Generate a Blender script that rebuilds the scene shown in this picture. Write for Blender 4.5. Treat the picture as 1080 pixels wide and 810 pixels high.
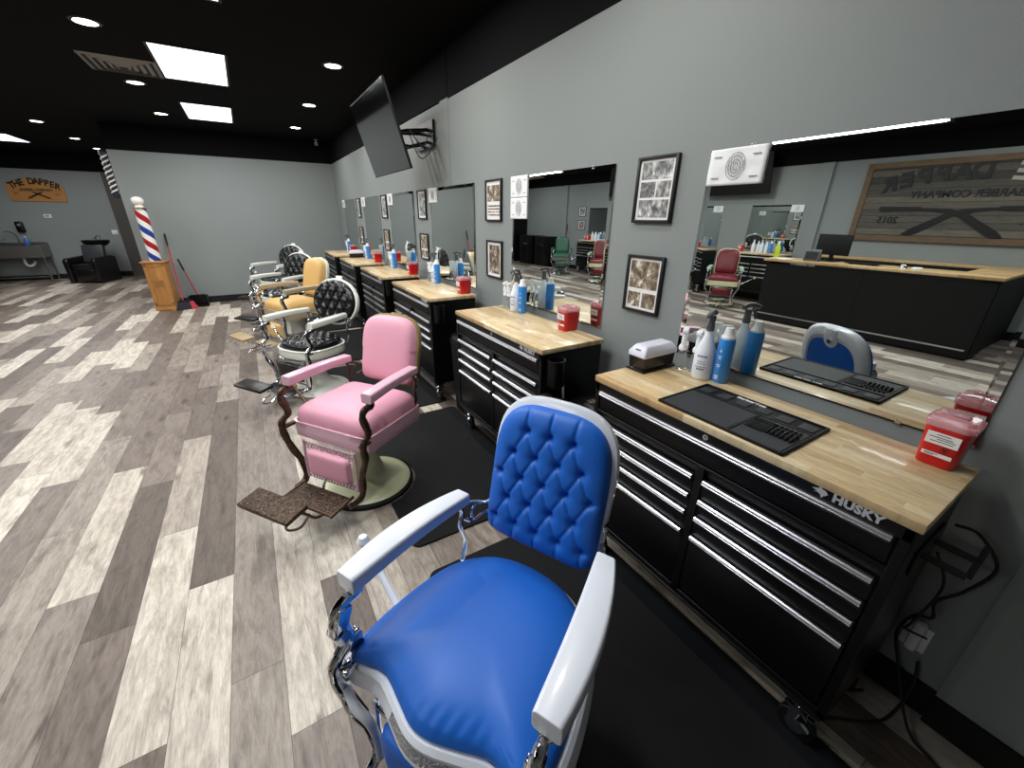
import bpy, bmesh, math, random
from mathutils import Vector, Matrix, noise
random.seed(7)
PI = math.pi
sc = bpy.context.scene
for o in list(bpy.data.objects): bpy.data.objects.remove(o)
COL = sc.collection

# ------------------------------------------------------------------ camera
YAW, PITCH, ROLL, F = .5502, .3875, .0098, 422.66
ca, sa, cb, sb, cr, sr = math.cos(YAW), math.sin(YAW), math.cos(PITCH), math.sin(PITCH), math.cos(ROLL), math.sin(ROLL)
fwd = Vector((sa*cb, ca*cb, -sb)); rt = Vector((ca, -sa, 0)); up = rt.cross(fwd)
R1 = cr*rt + sr*up; U1 = -sr*rt + cr*up
cd = bpy.data.cameras.new('camera'); cam = bpy.data.objects.new('camera', cd); COL.objects.link(cam)
mw = Matrix.Identity(4)
for i in range(3):
    mw[i][0] = R1[i]; mw[i][1] = U1[i]; mw[i][2] = -fwd[i]
mw[0][3], mw[1][3], mw[2][3] = 0, 0, 1.7305
cam.matrix_world = mw
cd.sensor_fit = 'HORIZONTAL'; cd.sensor_width = 36; cd.lens = F/1080*36
cd.shift_x = (540-535.16)/1080; cd.shift_y = (400.84-405)/1080
cd.clip_start = .02; cd.clip_end = 60
sc.camera = cam
# ------------------------------------------------------------------ world, exposure
w = bpy.data.worlds.new('world'); sc.world = w; w.use_nodes = True
w.node_tree.nodes['Background'].inputs[0].default_value = (.75, .85, 1, 1)
w.node_tree.nodes['Background'].inputs[1].default_value = .25
sc.view_settings.view_transform = 'Standard'; sc.view_settings.look = 'None'
sc.view_settings.exposure = 0.0; sc.view_settings.gamma = 1
sc.view_settings.use_curve_mapping = False
CAN_W, PANEL_W = 11.5, 33.0
# room dimensions
WX, OX, FY, BY, NY, CH, BAND = 1.842, -6.2, 10.43, 16.3, -4.2, 3.16, 2.75
T = 1.0405   # worktop height
def area_light(name, loc, sx, sy, watts, color, parent=None, shape='RECTANGLE'):
    l = bpy.data.lights.new(name, 'AREA'); l.shape = shape; l.size = sx
    if shape in ('RECTANGLE', 'ELLIPSE'): l.size_y = sy
    l.energy = watts; l.color = color
    o = bpy.data.objects.new(name, l); COL.objects.link(o); o.location = loc
    if parent: o.parent = parent
    return o

# ------------------------------------------------------------------ materials
def lin(c):
    if isinstance(c, str): c = tuple(int(c[i:i+2], 16)/255 for i in (0, 2, 4))
    return tuple(x/12.92 if x <= .04045 else ((x+.055)/1.055)**2.4 for x in c) + (1,)
def M(name, col, rough=.5, metal=0, coat=0, spec=.5, bump=0, bscale=60, var=0, vscale=8, trans=0, alpha=1, ior=1.45, emit=0):
    m = bpy.data.materials.new(name); m.use_nodes = True
    nt = m.node_tree; p = nt.nodes['Principled BSDF']
    p.inputs['Base Color'].default_value = lin(col)
    p.inputs['Roughness'].default_value = rough; p.inputs['Metallic'].default_value = metal
    p.inputs['Coat Weight'].default_value = coat; p.inputs['Specular IOR Level'].default_value = spec
    p.inputs['Coat Roughness'].default_value = .08
    p.inputs['Transmission Weight'].default_value = trans; p.inputs['Alpha'].default_value = alpha; p.inputs['IOR'].default_value = ior
    if emit:
        p.inputs['Emission Color'].default_value = lin(col); p.inputs['Emission Strength'].default_value = emit
    tc = None
    if bump or var:
        tc = nt.nodes.new('ShaderNodeTexCoord')
    if bump:
        n = nt.nodes.new('ShaderNodeTexNoise'); n.inputs['Scale'].default_value = bscale; n.inputs['Detail'].default_value = 4
        nt.links.new(tc.outputs['Object'], n.inputs['Vector'])
        b = nt.nodes.new('ShaderNodeBump'); b.inputs['Strength'].default_value = bump; b.inputs['Distance'].default_value = .01
        nt.links.new(n.outputs['Fac'], b.inputs['Height']); nt.links.new(b.outputs['Normal'], p.inputs['Normal'])
    if var:
        n = nt.nodes.new('ShaderNodeTexNoise'); n.inputs['Scale'].default_value = vscale; n.inputs['Detail'].default_value = 6
        nt.links.new(tc.outputs['Object'], n.inputs['Vector'])
        r = nt.nodes.new('ShaderNodeValToRGB')
        c = lin(col)
        r.color_ramp.elements[0].position = .3; r.color_ramp.elements[1].position = .7
        r.color_ramp.elements[0].color = tuple(x*(1-var) for x in c[:3]) + (1,)
        r.color_ramp.elements[1].color = tuple(min(1, x*(1+var)) for x in c[:3]) + (1,)
        nt.links.new(n.outputs['Fac'], r.inputs['Fac']); nt.links.new(r.outputs['Color'], p.inputs['Base Color'])
    return m
class NG:
    """tiny node helper"""
    def __init__(s, m): s.nt = m.node_tree; s.p = s.nt.nodes['Principled BSDF']
    def n(s, t, **k):
        x = s.nt.nodes.new(t)
        for a, b in k.items(): setattr(x, a, b)
        return x
    def l(s, a, b): s.nt.links.new(a, b)
    def math(s, op, a, b=None, c=None):
        x = s.n('ShaderNodeMath', operation=op)
        for i, v in enumerate((a, b, c)):
            if v is None: continue
            if isinstance(v, (int, float)): x.inputs[i].default_value = v
            else: s.l(v, x.inputs[i])
        return x.outputs[0]
    def comb(s, a, b, c):
        x = s.n('ShaderNodeCombineXYZ')
        for i, v in enumerate((a, b, c)):
            if isinstance(v, (int, float)): x.inputs[i].default_value = v
            else: s.l(v, x.inputs[i])
        return x.outputs[0]
    def ramp(s, fac, stops, interp='LINEAR'):
        x = s.n('ShaderNodeValToRGB'); cr_ = x.color_ramp; cr_.interpolation = interp
        while len(cr_.elements) < len(stops): cr_.elements.new(.5)
        for e, (p_, c) in zip(cr_.elements, stops): e.position = p_; e.color = lin(c) if not (isinstance(c, tuple) and len(c) == 4) else c
        s.l(fac, x.inputs[0]); return x.outputs[0]
    def noise(s, vec, scale, detail=4, rough=.5, dist=0):
        x = s.n('ShaderNodeTexNoise'); x.inputs['Scale'].default_value = scale; x.inputs['Detail'].default_value = detail
        x.inputs['Roughness'].default_value = rough; x.inputs['Distortion'].default_value = dist
        s.l(vec, x.inputs['Vector']); return x.outputs['Fac']
    def mix(s, bt, fac, a, b):
        x = s.n('ShaderNodeMix', data_type='RGBA', blend_type=bt)
        if isinstance(fac, (int, float)): x.inputs[0].default_value = fac
        else: s.l(fac, x.inputs[0])
        for i, v in ((6, a), (7, b)):
            if isinstance(v, tuple): x.inputs[i].default_value = v
            else: s.l(v, x.inputs[i])
        return x.outputs[2]
    def pos(s):
        g = s.n('ShaderNodeTexCoord'); x = s.n('ShaderNodeSeparateXYZ'); s.l(g.outputs['Object'], x.inputs[0])
        return g.outputs['Object'], x.outputs[0], x.outputs[1], x.outputs[2]
def planks(name, width, length, stops, x_off=0, rough=.5, seam=.004, grain=1.0, along='y', across='x', gscale=1.0, coat=0, knots=0, seamdark=.45):
    m = M(name, '808080', rough, coat=coat); g = NG(m); P, X, Y, Z = g.pos()
    ax = {'x': X, 'y': Y, 'z': Z}
    A, L = ax[across], ax[along]
    u = g.math('DIVIDE', g.math('SUBTRACT', A, x_off), width); ci = g.math('FLOOR', u); fu = g.math('FRACT', u)
    wn = g.n('ShaderNodeTexWhiteNoise', noise_dimensions='1D'); g.l(ci, wn.inputs['W'])
    v = g.math('ADD', g.math('DIVIDE', L, length), g.math('MULTIPLY', wn.outputs['Value'], 5.77))
    ri = g.math('FLOOR', v); fv = g.math('FRACT', v)
    wn2 = g.n('ShaderNodeTexWhiteNoise', noise_dimensions='2D'); g.l(g.comb(ci, ri, 0), wn2.inputs['Vector'])
    idv = wn2.outputs['Value']
    base = g.ramp(idv, stops)
    off = g.math('MULTIPLY', idv, 37)
    gv = g.comb(g.math('ADD', g.math('MULTIPLY', A, 22*gscale), off), g.math('MULTIPLY', L, 3.0*gscale), off)
    gr = g.noise(gv, 1.6, 8, .62, .8)
    c1 = g.mix('MULTIPLY', .8*grain, base, g.ramp(gr, [(.28, (.42, .39, .37, 1)), (.48, (.84, .82, .80, 1)), (.72, (1.12, 1.12, 1.12, 1))]))
    fine = g.noise(g.comb(g.math('MULTIPLY', A, 210*gscale), g.math('MULTIPLY', L, 24*gscale), off), 1.0, 5, .7)
    c2 = g.mix('MULTIPLY', .55*grain, c1, g.ramp(fine, [(.32, (.60, .58, .56, 1)), (.58, (1.10, 1.10, 1.10, 1))]))
    if knots:
        kn = g.n('ShaderNodeTexVoronoi'); kn.inputs['Scale'].default_value = 1.0
        g.l(g.comb(g.math('ADD', g.math('MULTIPLY', A, 6.0), off), g.math('MULTIPLY', L, 2.2), off), kn.inputs['Vector'])
        kd = g.math('ADD', kn.outputs['Distance'], g.math('MULTIPLY', g.math('SUBTRACT', gr, .5), .35))
        kr = g.ramp(g.math('ADD', kd, -.015), [(.03, (.26, .22, .19, 1)), (.11, (.58, .55, .52, 1)), (.16, (.92, .91, .9, 1)), (.24, (1, 1, 1, 1))])
        c2 = g.mix('MULTIPLY', .75, c2, kr)
        pt = g.noise(g.comb(g.math('MULTIPLY', A, 11), g.math('MULTIPLY', L, 3.4), off), 1.2, 4, .6, 1.0)
        c2 = g.mix('MULTIPLY', .7, c2, g.ramp(pt, [(.3, (.52, .50, .48, 1)), (.55, (1.04, 1.04, 1.04, 1))]))
    e1 = g.math('MINIMUM', fu, g.math('SUBTRACT', 1, fu)); e1 = g.math('MULTIPLY', e1, width)
    e2 = g.math('MINIMUM', fv, g.math('SUBTRACT', 1, fv)); e2 = g.math('MULTIPLY', e2, length)
    e = g.math('MINIMUM', e1, e2)
    sm = g.math('LESS_THAN', e, seam/2)
    c3 = g.mix('MULTIPLY', sm, c2, (seamdark, seamdark, seamdark, 1))
    g.l(c3, g.p.inputs['Base Color'])
    b = g.n('ShaderNodeBump'); b.inputs['Strength'].default_value = .12; b.inputs['Distance'].default_value = .004
    g.l(gr, b.inputs['Height']); g.l(b.outputs[0], g.p.inputs['Normal'])
    rr = g.math('ADD', g.math('MULTIPLY', gr, .25), rough-.1); g.l(rr, g.p.inputs['Roughness'])
    return m

m_floor = planks('vinyl_plank', .188, 1.25, [(0, '665b53'), (.28, '7c7068'), (.52, '93887f'), (.68, 'aba196'), (.82, 'cdc4b7'), (1, 'dfd7ca')], x_off=-.583, rough=.46, seam=.003, knots=1)
m_wood = planks('butcher_block', .036, .42, [(0, 'cba878'), (.35, 'dcc092'), (.7, 'e7cfa3'), (1, 'efddb6')], rough=.36, seam=.0008, grain=.75, gscale=1.6, coat=.2, seamdark=.8)
m_desktop = planks('desk_wood', .05, .6, [(0, 'bb9868'), (.5, 'd0ae7c'), (1, 'dcc092')], rough=.35, seam=.001, grain=.6, gscale=1.4)
m_wall = M('wall_grey', '868c8b', .62, bump=.05, bscale=220, var=.02, vscale=1.2)
m_wall_dark = M('wall_black', '0b0b0e', .8, spec=.12, bump=.04, bscale=160)
m_ceil = M('ceiling_black', '0a090b', .85, spec=.1, bump=.1, bscale=200)
m_base = M('baseboard_black', '070708', .5)
m_col = M('column_brown', '45413d', .6)
m_black = M('black_enamel', '08080a', .34, spec=.35)
m_blackmat = M('black_matte', '0b0b0d', .6, spec=.35)
m_recess = M('black_drawer', '060608', .4, spec=.35)
m_alu = M('aluminium', 'c9c9cc', .28, 1)
m_chrome = M('chrome', 'd8dade', .09, 1)
m_nickel = M('old_nickel', 'a89f92', .3, 1, var=.25, vscale=30)
m_bronze = M('bronze_dark', '5a4a3d', .38, .85, bump=.5, bscale=90, var=.35, vscale=60)
m_rubber = M('mat_rubber', '0f1013', .7, spec=.3, bump=.25, bscale=350)
m_wheel = M('wheel_rubber', '0e0e10', .5)
m_white = M('white_plastic', 'e6e8ea', .35)
m_whitecap = M('white_cap', 'eceef0', .3)
m_grey_pl = M('grey_plastic', '5a5c60', .45)
m_paper = M('paper', 'eef0f0', .6)
m_ink = M('ink_grey', '7a7d80', .7)
m_inkblack = M('ink_black', '17181a', .6)
m_blueink = M('ink_blue', '2a3d8f', .5)
m_frame = M('frame_black', '151416', .4)
m_mirror = M('mirror_silver', 'dde2e0', .0, 1)
m_mirror_edge = M('mirror_edge', 'b9c4c2', .12, 1)
m_red = M('red_plastic', 'd0161c', .3, coat=.3)
m_redlid = M('clear_red_lid', 'ecc9d0', .12, trans=.55, alpha=.75, ior=1.3)
m_label = M('label_white', 'e9e6e4', .5)
m_canblue = M('can_blue', '2f86d6', .3, coat=.3, var=.06, vscale=60)
m_cloud = M('cloudy_plastic', 'eef4fb', .3, trans=.12, ior=1.2)
m_clear = M('clear_plastic', 'f2f5f6', .08, trans=.92, ior=1.12)
m_smoke = M('smoked_plastic', '2b211d', .18, trans=.3)
m_screen = M('tv_screen', '070709', .07, 0, spec=.9, coat=.6, ior=1.7)
m_lens = M('can_lens', 'fff3e0', .5, emit=12)
m_panel = M('panel_lens', 'f4f8ff', .5, emit=2.5)
m_trim = M('light_trim', '2a2a2c', .5)
m_vent = M('vent_metal', '8d8983', .5)
m_vent_dark = M('vent_dark', '1b1a1a', .7)
m_steel = M('stainless', '8f8d88', .33, .9)
m_glasswhite = M('globe_glass', 'f2f2ee', .25, coat=.4)
m_oak = planks('oak', .09, .9, [(0, 'a4713a'), (.5, 'b57f45'), (1, 'c08b50')], rough=.4, seam=0, grain=.6, along='z', across='x', gscale=2)
m_signoak = planks('sign_oak', .3, 3, [(0, 'b07838'), (1, 'b9813e')], rough=.5, seam=0, grain=.4, along='x', across='z', gscale=1.2)
m_burn = M('burnt_letter', '23130a', .7)
m_barn = planks('barn_wood', .105, 40.0, [(0, '454340'), (.35, '54524e'), (.7, '605c56'), (1, '736d62')], rough=.8, seam=.007, grain=1.0, along='y', across='z', gscale=.8, seamdark=.25)
m_barnframe = planks('barn_frame', .4, 3.0, [(0, '6a5643'), (1, '7b664e')], rough=.75, seam=0, grain=.9, along='y', across='z', gscale=1.2)
m_signblack = M('sign_letter_black', '0d0d0e', .5)
m_signgrey = M('sign_letter_grey', 'a9a49b', .6)
m_amber = M('old_amber_backing', '8f7a4a', .5, var=.2)

# ------------------------------------------------------------------ mesh helpers
def nb(): return bmesh.new()
def box(bm, c, s, rot=None, bev=0, seg=2, mi=0):
    r = bmesh.ops.create_cube(bm, size=1); vs = r['verts']
    for v in vs: v.co = Vector((v.co.x*s[0], v.co.y*s[1], v.co.z*s[2]))
    fs = {f for v in vs for f in v.link_faces}
    if bev > 0:
        es = list({e for f in fs for e in f.edges})
        r2 = bmesh.ops.bevel(bm, geom=es, offset=min(bev, min(s)*.49), segments=seg, profile=.5, affect='EDGES')
        vs = [v for v in {v for f in r2['faces'] for v in f.verts}]
        vs = list({v for v in vs} | {v for v in vs for f in v.link_faces for v in f.verts})
        fs = {f for v in vs for f in v.link_faces}
    for v in vs:
        co = v.co
        if rot is not None: co = rot @ co
        v.co = co + Vector(c)
    for f in fs: f.material_index = mi
    return vs
def frame_of(d):
    d = d.normalized(); a = Vector((0, 0, 1)) if abs(d.z) < .9 else Vector((1, 0, 0))
    x = d.cross(a).normalized(); return x, d.cross(x).normalized()
def tube(bm, pts, r, seg=10, closed=False, flat=None, mi=0, caps=True, upv=None):
    """sweep an ellipse along pts; r number or list; flat = ratio of second radius"""
    pts = [Vector(p) for p in pts]; n = len(pts); rings = []
    px = None
    for i, p in enumerate(pts):
        if closed: d = pts[(i+1) % n] - pts[i-1]
        else: d = pts[min(i+1, n-1)] - pts[max(i-1, 0)]
        d.normalize()
        if px is None:
            x, y = frame_of(d)
            if upv is not None:
                x = (Vector(upv) - d*Vector(upv).dot(d)).normalized()
        else:
            x = (px - d*px.dot(d)).normalized()
        y = d.cross(x); px = x
        rr = r[i] if isinstance(r, (list, tuple)) else r
        fl = flat if flat else 1
        rings.append([bm.verts.new(p + x*math.cos(a)*rr + y*math.sin(a)*rr*fl) for a in [2*PI*k/seg for k in range(seg)]])
    m = n if closed else n-1
    for i in range(m):
        a, b = rings[i], rings[(i+1) % n]
        for k in range(seg):
            f = bm.faces.new((a[k], a[(k+1) % seg], b[(k+1) % seg], b[k])); f.material_index = mi
    if caps and not closed:
        for rg, rev in ((rings[0], False), (rings[-1], True)):
            f = bm.faces.new(rg if rev else rg[::-1]); f.material_index = mi
def cyl(bm, p0, p1, r0, r1=None, seg=20, mi=0):
    tube(bm, [p0, p1], [r0, r1 if r1 is not None else r0], seg, mi=mi)
def lathe(bm, prof, c=(0, 0, 0), seg=32, mi=0, sx=1, sy=1):
    rings = []
    for r, z in prof:
        if r < 1e-5: rings.append([bm.verts.new((c[0], c[1], c[2]+z))])
        else: rings.append([bm.verts.new((c[0]+r*sx*math.cos(2*PI*k/seg), c[1]+r*sy*math.sin(2*PI*k/seg), c[2]+z)) for k in range(seg)])
    for a, b in zip(rings, rings[1:]):
        for k in range(seg):
            k2 = (k+1) % seg
            if len(a) == 1 and len(b) == 1: continue
            if len(a) == 1: vs = (a[0], b[k2], b[k])
            elif len(b) == 1: vs = (a[k], a[k2], b[0])
            else: vs = (a[k], a[k2], b[k2], b[k])
            try: f = bm.faces.new(vs); f.material_index = mi
            except ValueError: pass
def prism(bm, poly, axis, d0, d1, mi=0):
    """poly list of 2D; axis is the extrude axis 'x','y','z'"""
    def P(a, b, d): return {'x': (d, a, b), 'y': (a, d, b), 'z': (a, b, d)}[axis]
    A = [bm.verts.new(P(a, b, d0)) for a, b in poly]; B = [bm.verts.new(P(a, b, d1)) for a, b in poly]
    n = len(poly); fs = [bm.faces.new(A), bm.faces.new(B[::-1])]
    for i in range(n): fs.append(bm.faces.new((A[i], B[i], B[(i+1) % n], A[(i+1) % n])))
    for f in fs: f.material_index = mi
    return A+B
def obj(name, bm, mats, parent=None, smooth=True, bevel=0, angle=40, sub=0, loc=None, rotz=None, xf=None):
    if xf is not None: bmesh.ops.transform(bm, matrix=xf, verts=bm.verts)
    bmesh.ops.recalc_face_normals(bm, faces=bm.faces)
    me = bpy.data.meshes.new(name); bm.to_mesh(me); bm.free()
    if not isinstance(mats, (list, tuple)): mats = [mats]
    for m in mats: me.materials.append(m)
    o = bpy.data.objects.new(name, me); COL.objects.link(o)
    if parent: o.parent = parent
    if loc: o.location = loc
    if rotz is not None: o.rotation_euler[2] = rotz
    if bevel:
        b = o.modifiers.new('b', 'BEVEL'); b.width = bevel; b.segments = 2; b.limit_method = 'ANGLE'; b.angle_limit = math.radians(35)
    if sub:
        s = o.modifiers.new('s', 'SUBSURF'); s.levels = sub; s.render_levels = sub
    if smooth:
        for p in me.polygons: p.use_smooth = True
        me.set_sharp_from_angle(angle=math.radians(angle))
    return o
def tag(o, label=None, cat=None, group=None, kind=None):
    if label: o['label'] = label
    if cat: o['category'] = cat
    if group: o['group'] = group
    if kind: o['kind'] = kind
    return o
def thing(name, label, cat, loc=(0, 0, 0), rotz=0, group=None):
    o = bpy.data.objects.new(name, None); COL.objects.link(o); o.empty_display_size = .05
    o.location = loc; o.rotation_euler[2] = rotz
    return tag(o, label, cat, group)
def kids(o): return [c for c in bpy.data.objects if c.parent == o]
def copy_tree(o, parent=None):
    c = o.copy(); COL.objects.link(c)
    if parent is not None: c.parent = parent
    for ch in kids(o): copy_tree(ch, c)
    return c
def dup(root, loc, rotz=None, label=None, group=None):
    c = copy_tree(root); c.location = loc
    if rotz is not None: c.rotation_euler[2] = rotz
    if label: c['label'] = label
    if group: c['group'] = group
    return c
def struct(name, bm, m, **k): return tag(obj(name, bm, m, smooth=False, **k), kind='structure')
def text_into(bm, s, size, mat, extrude=.001, bold=0.0, mi=0, align='CENTER', spacing=1.0, shear=0):
    cu = bpy.data.curves.new('t', 'FONT'); cu.body = s; cu.size = size; cu.extrude = extrude; cu.offset = bold
    cu.align_x = align; cu.space_character = spacing; cu.shear = shear; cu.resolution_u = 3
    o = bpy.data.objects.new('t', cu); COL.objects.link(o)
    dg = bpy.context.evaluated_depsgraph_get(); me = bpy.data.meshes.new_from_object(o.evaluated_get(dg))
    n0 = len(bm.verts); f0 = len(bm.faces)
    bm.from_mesh(me); bm.verts.ensure_lookup_table(); bm.faces.ensure_lookup_table()
    for v in bm.verts[n0:]: v.co = mat @ v.co
    for f in bm.faces[f0:]: f.material_index = mi
    bpy.data.objects.remove(o); bpy.data.curves.remove(cu); bpy.data.meshes.remove(me)
def basis(o, x, y, z=None):
    x = Vector(x); y = Vector(y); z = x.cross(y) if z is None else Vector(z)
    m = Matrix.Identity(4)
    for i in range(3): m[i][0] = x[i]; m[i][1] = y[i]; m[i][2] = z[i]; m[i][3] = o[i]
    return m
def spline(pts, n=6):
    P = [Vector(p) for p in pts]; out = []
    for i in range(len(P)-1):
        p0 = P[max(i-1, 0)]; p1 = P[i]; p2 = P[i+1]; p3 = P[min(i+2, len(P)-1)]
        for k in range(n):
            t = k/n; out.append(.5*((2*p1)+(-p0+p2)*t+(2*p0-5*p1+4*p2-p3)*t*t+(-p0+3*p1-3*p2+p3)*t**3))
    out.append(P[-1]); return out
def outline_fn(pts):
    """radius as a function of the angle through closed outline pts (star-shaped), Catmull smoothed"""
    P = [Vector((a, b, 0)) for a, b in pts]; n = len(P); S = []
    for i in range(n):
        p0, p1, p2, p3 = P[i-1], P[i], P[(i+1) % n], P[(i+2) % n]
        for k in range(8):
            t = k/8; S.append(.5*((2*p1)+(-p0+p2)*t+(2*p0-5*p1+4*p2-p3)*t*t+(-p0+3*p1-3*p2+p3)*t**3))
    T = sorted((math.atan2(q.y, q.x), q.length) for q in S)
    def R(a):
        a = (a+PI) % (2*PI)-PI
        if a <= T[0][0] or a >= T[-1][0]:
            a0, r0 = T[-1]; a1, r1 = T[0]; a1 += 2*PI
            if a < a0: a += 2*PI
        else:
            lo, hi = 0, len(T)-1
            while hi-lo > 1:
                md = (lo+hi)//2
                if T[md][0] <= a: lo = md
                else: hi = md
            a0, r0 = T[lo]; a1, r1 = T[hi]
        return r0+(r1-r0)*(a-a0)/max(a1-a0, 1e-9)
    return R
def superR(a_, b_, n):
    return lambda t: 1/((abs(math.cos(t))/a_)**n+(abs(math.sin(t))/b_)**n)**(1/n)
def cushion(bm, R, hfun, N=40, under=.0, mi=0, top_pow=3.2):
    """puffed pad in the xy plane, z up. hfun(x,y,r)->height ; r is 0 centre..1 rim"""
    grid = {}
    for i in range(N+1):
        for j in range(N+1):
            a = -1+2*i/N; b = -1+2*j/N; q = max(abs(a), abs(b))
            if q < 1e-9: x = y = 0; r = 0
            else:
                # square to disc
                x_ = a*math.sqrt(1-b*b/2); y_ = b*math.sqrt(1-a*a/2); r = math.hypot(x_, y_); t = math.atan2(y_, x_)
                rr = R(t)*r
                x = rr*math.cos(t); y = rr*math.sin(t)
            grid[i, j] = bm.verts.new((x, y, hfun(x, y, min(r, 1))))
    for i in range(N):
        for j in range(N):
            f = bm.faces.new((grid[i, j], grid[i+1, j], grid[i+1, j+1], grid[i, j+1])); f.material_index = mi
    rim = [(i, 0) for i in range(N)]+[(N, j) for j in range(N)]+[(i, N) for i in range(N, 0, -1)]+[(0, j) for j in range(N, 0, -1)]
    top = [grid[k] for k in rim]
    bot = [bm.verts.new((v.co.x*.985, v.co.y*.985, -under)) for v in top]
    n = len(top)
    for i in range(n):
        f = bm.faces.new((top[i], top[(i+1) % n], bot[(i+1) % n], bot[i])); f.material_index = mi
    f = bm.faces.new(bot); f.material_index = mi
def puff(T, p=4, q=2.2):
    return lambda x, y, r: T*max(0, 1-r**p)**(1/q)
def tufts(T, btn, s=.022, depth=.6, lines=None, lw=.008, ld=.22, p=5, q=2.0):
    def h(x, y, r):
        z = T*max(0, 1-r**p)**(1/q); dmin = 9
        k = 0
        for bx, by in btn:
            d = math.hypot(x-bx, y-by)
            if d < dmin: dmin = d
            if d < s*4: k = max(k, math.exp(-(d/s)**1.3))
        l = 0
        if lines:
            for (ax, ay), (bx, by) in lines:
                vx, vy = bx-ax, by-ay; L2 = vx*vx+vy*vy
                t = max(0, min(1, ((x-ax)*vx+(y-ay)*vy)/L2)); d = math.hypot(x-ax-t*vx, y-ay-t*vy)
                if d < lw*4: l = max(l, math.exp(-(d/lw)**1.5))
        return z*(1-depth*k-ld*l*(1-k))
    return h
def diag_lines(btn, pitch):
    out = []
    for i, a in enumerate(btn):
        for b in btn[i+1:]:
            d = math.hypot(a[0]-b[0], a[1]-b[1])
            if d < pitch and abs(a[0]-b[0]) > .01 and abs(a[1]-b[1]) > .01: out.append((a, b))
    return out

# ================================================================== the room
def slab(name, x0, x1, y0, y1, z0, z1, m):
    b = nb(); box(b, ((x0+x1)/2, (y0+y1)/2, (z0+z1)/2), (abs(x1-x0), abs(y1-y0), abs(z1-z0))); return struct(name, b, m)
slab('floor', OX-.1, WX+.1, NY-.1, BY+.1, -.1, 0, m_floor)
slab('ceiling', OX-.1, WX+.1, NY-.1, BY+.1, CH, CH+.1, m_ceil)
slab('wall_right', WX, WX+.1, NY, FY, 0, BAND, m_wall)
slab('wall_right_upper', WX-.004, WX+.1, NY, 4.116, BAND, CH, m_wall_dark)
slab('wall_right_upper_far', WX-.004, WX+.1, 4.128, FY, BAND+.012, CH, m_wall_dark)
slab('trim_1', WX-.003, WX, 4.128, 4.32, 0, BAND+.03, m_wall)
slab('trim_2', WX-.022, WX, NY, -.034, 0, BAND, m_wall)
slab('wall_far', -1.83, WX+.1, FY, FY+.14, 0, BAND, m_wall)
slab('wall_far_upper', -1.83, WX+.1, FY-.004, FY+.144, BAND, CH, m_wall_dark)
slab('wall_back', OX-.1, WX+.1, BY, BY+.1, 0, BAND, m_wall)
slab('wall_back_upper', OX-.1, WX+.1, BY-.004, BY+.1, BAND, CH, m_wall_dark)
slab('wall_left', OX-.1, OX, NY, BY, 0, BAND, m_wall)
slab('wall_left_upper', OX-.1, OX+.004, NY, BY, BAND, CH, m_wall_dark)
slab('wall_near', OX-.1, WX+.1, NY-.1, NY, 0, BAND, m_wall)
slab('wall_near_upper', OX-.1, WX+.1, NY-.1, NY+.004, BAND, CH, m_wall_dark)
slab('trim_3', OX, OX+.05, 4.13, 4.34, 0, BAND, m_wall)
slab('trim_4', OX, OX+.05, 12.1, 12.3, 0, BAND, m_wall)
slab('trim_5', -3.12, -2.4, BY-.12, BY, 0, BAND, m_col)
def baseb(name, x0, x1, y0, y1): return slab(name, x0, x1, y0, y1, 0, .132, m_base)
baseb('baseboard_right', WX-.014, WX-.0005, -.034, FY)
baseb('baseboard_right_near', WX-.037, WX-.0225, NY, -.034)
baseb('baseboard_far', -1.845, WX-.014, FY-.014, FY-.0005)
baseb('baseboard_back', OX, -1.6, BY-.014, BY-.0005)
baseb('baseboard_left', OX+.0005, OX+.014, NY, BY)

# ------------------------------------------------------------------ ceiling lights
can0 = None
def can_at(x, y, label):
    global can0
    if can0 is None:
        t = thing('recessed_ceiling_light', label, 'ceiling light', (x, y, CH), group='recessed ceiling lights')
        b = nb(); lathe(b, [(.078, -.001), (.08, -.007), (.103, -.004), (.106, 0), (.078, 0)], seg=28); obj('trim_ring', b, m_trim, t)
        b = nb(); lathe(b, [(0, -.010), (.06, -.008), (.082, -.004), (.082, -.001), (0, -.001)], seg=24); obj('lens', b, m_lens, t)
        area_light('lamp', (0, 0, -.014), .15, .15, CAN_W, (1, .95, .88), t, 'DISK')
        can0 = t; return t
    c = dup(can0, (x, y, CH), 0, label); return c
ORD = ['first', 'second', 'third', 'fourth', 'fifth', 'sixth', 'seventh', 'eighth', 'ninth', 'tenth']
YS = [1.54, 3.41, 5.28, 7.18, 9.05]
seen = {(1.08, 5.28): 'round ceiling light nearest the wall television', (1.08, 7.18): 'round ceiling light above the barber stations, second before the far wall',
        (1.08, 9.05): 'round ceiling light nearest the far right corner, by the camera', (-.8, 5.28): 'round ceiling light nearest the camera on the left, before the vent',
        (-.8, 7.18): 'round ceiling light just behind the square vent', (-.8, 9.05): 'round ceiling light left of the farther bright panel'}
for y in YS:
    for x in (1.08, -.8):
        can_at(x, y, seen.get((x, y), 'round recessed light overhead out of frame, %s of the %s row' % (ORD[YS.index(y)], 'right' if x > 0 else 'middle')))
for i, y in enumerate((1.55, 3.4, 5.3, 7.2, 9.1, 10.97, 12.93, 14.6)):
    lab = {10.97: 'round ceiling light nearest of three over the back room', 12.93: 'round ceiling light, middle of three over the back room', 14.6: 'round ceiling light just above the wall-mounted striped pole'}.get(y, 'round recessed light over the reception side, %s in its row from the near end')
    can_at(-2.71, y, lab % ORD[i] if '%s' in lab else lab)
    if i % 2 == 0: can_at(-4.9, y, 'round recessed light by the left wall, %s in its row from the near end' % ORD[i//2])
pan0 = None
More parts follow.
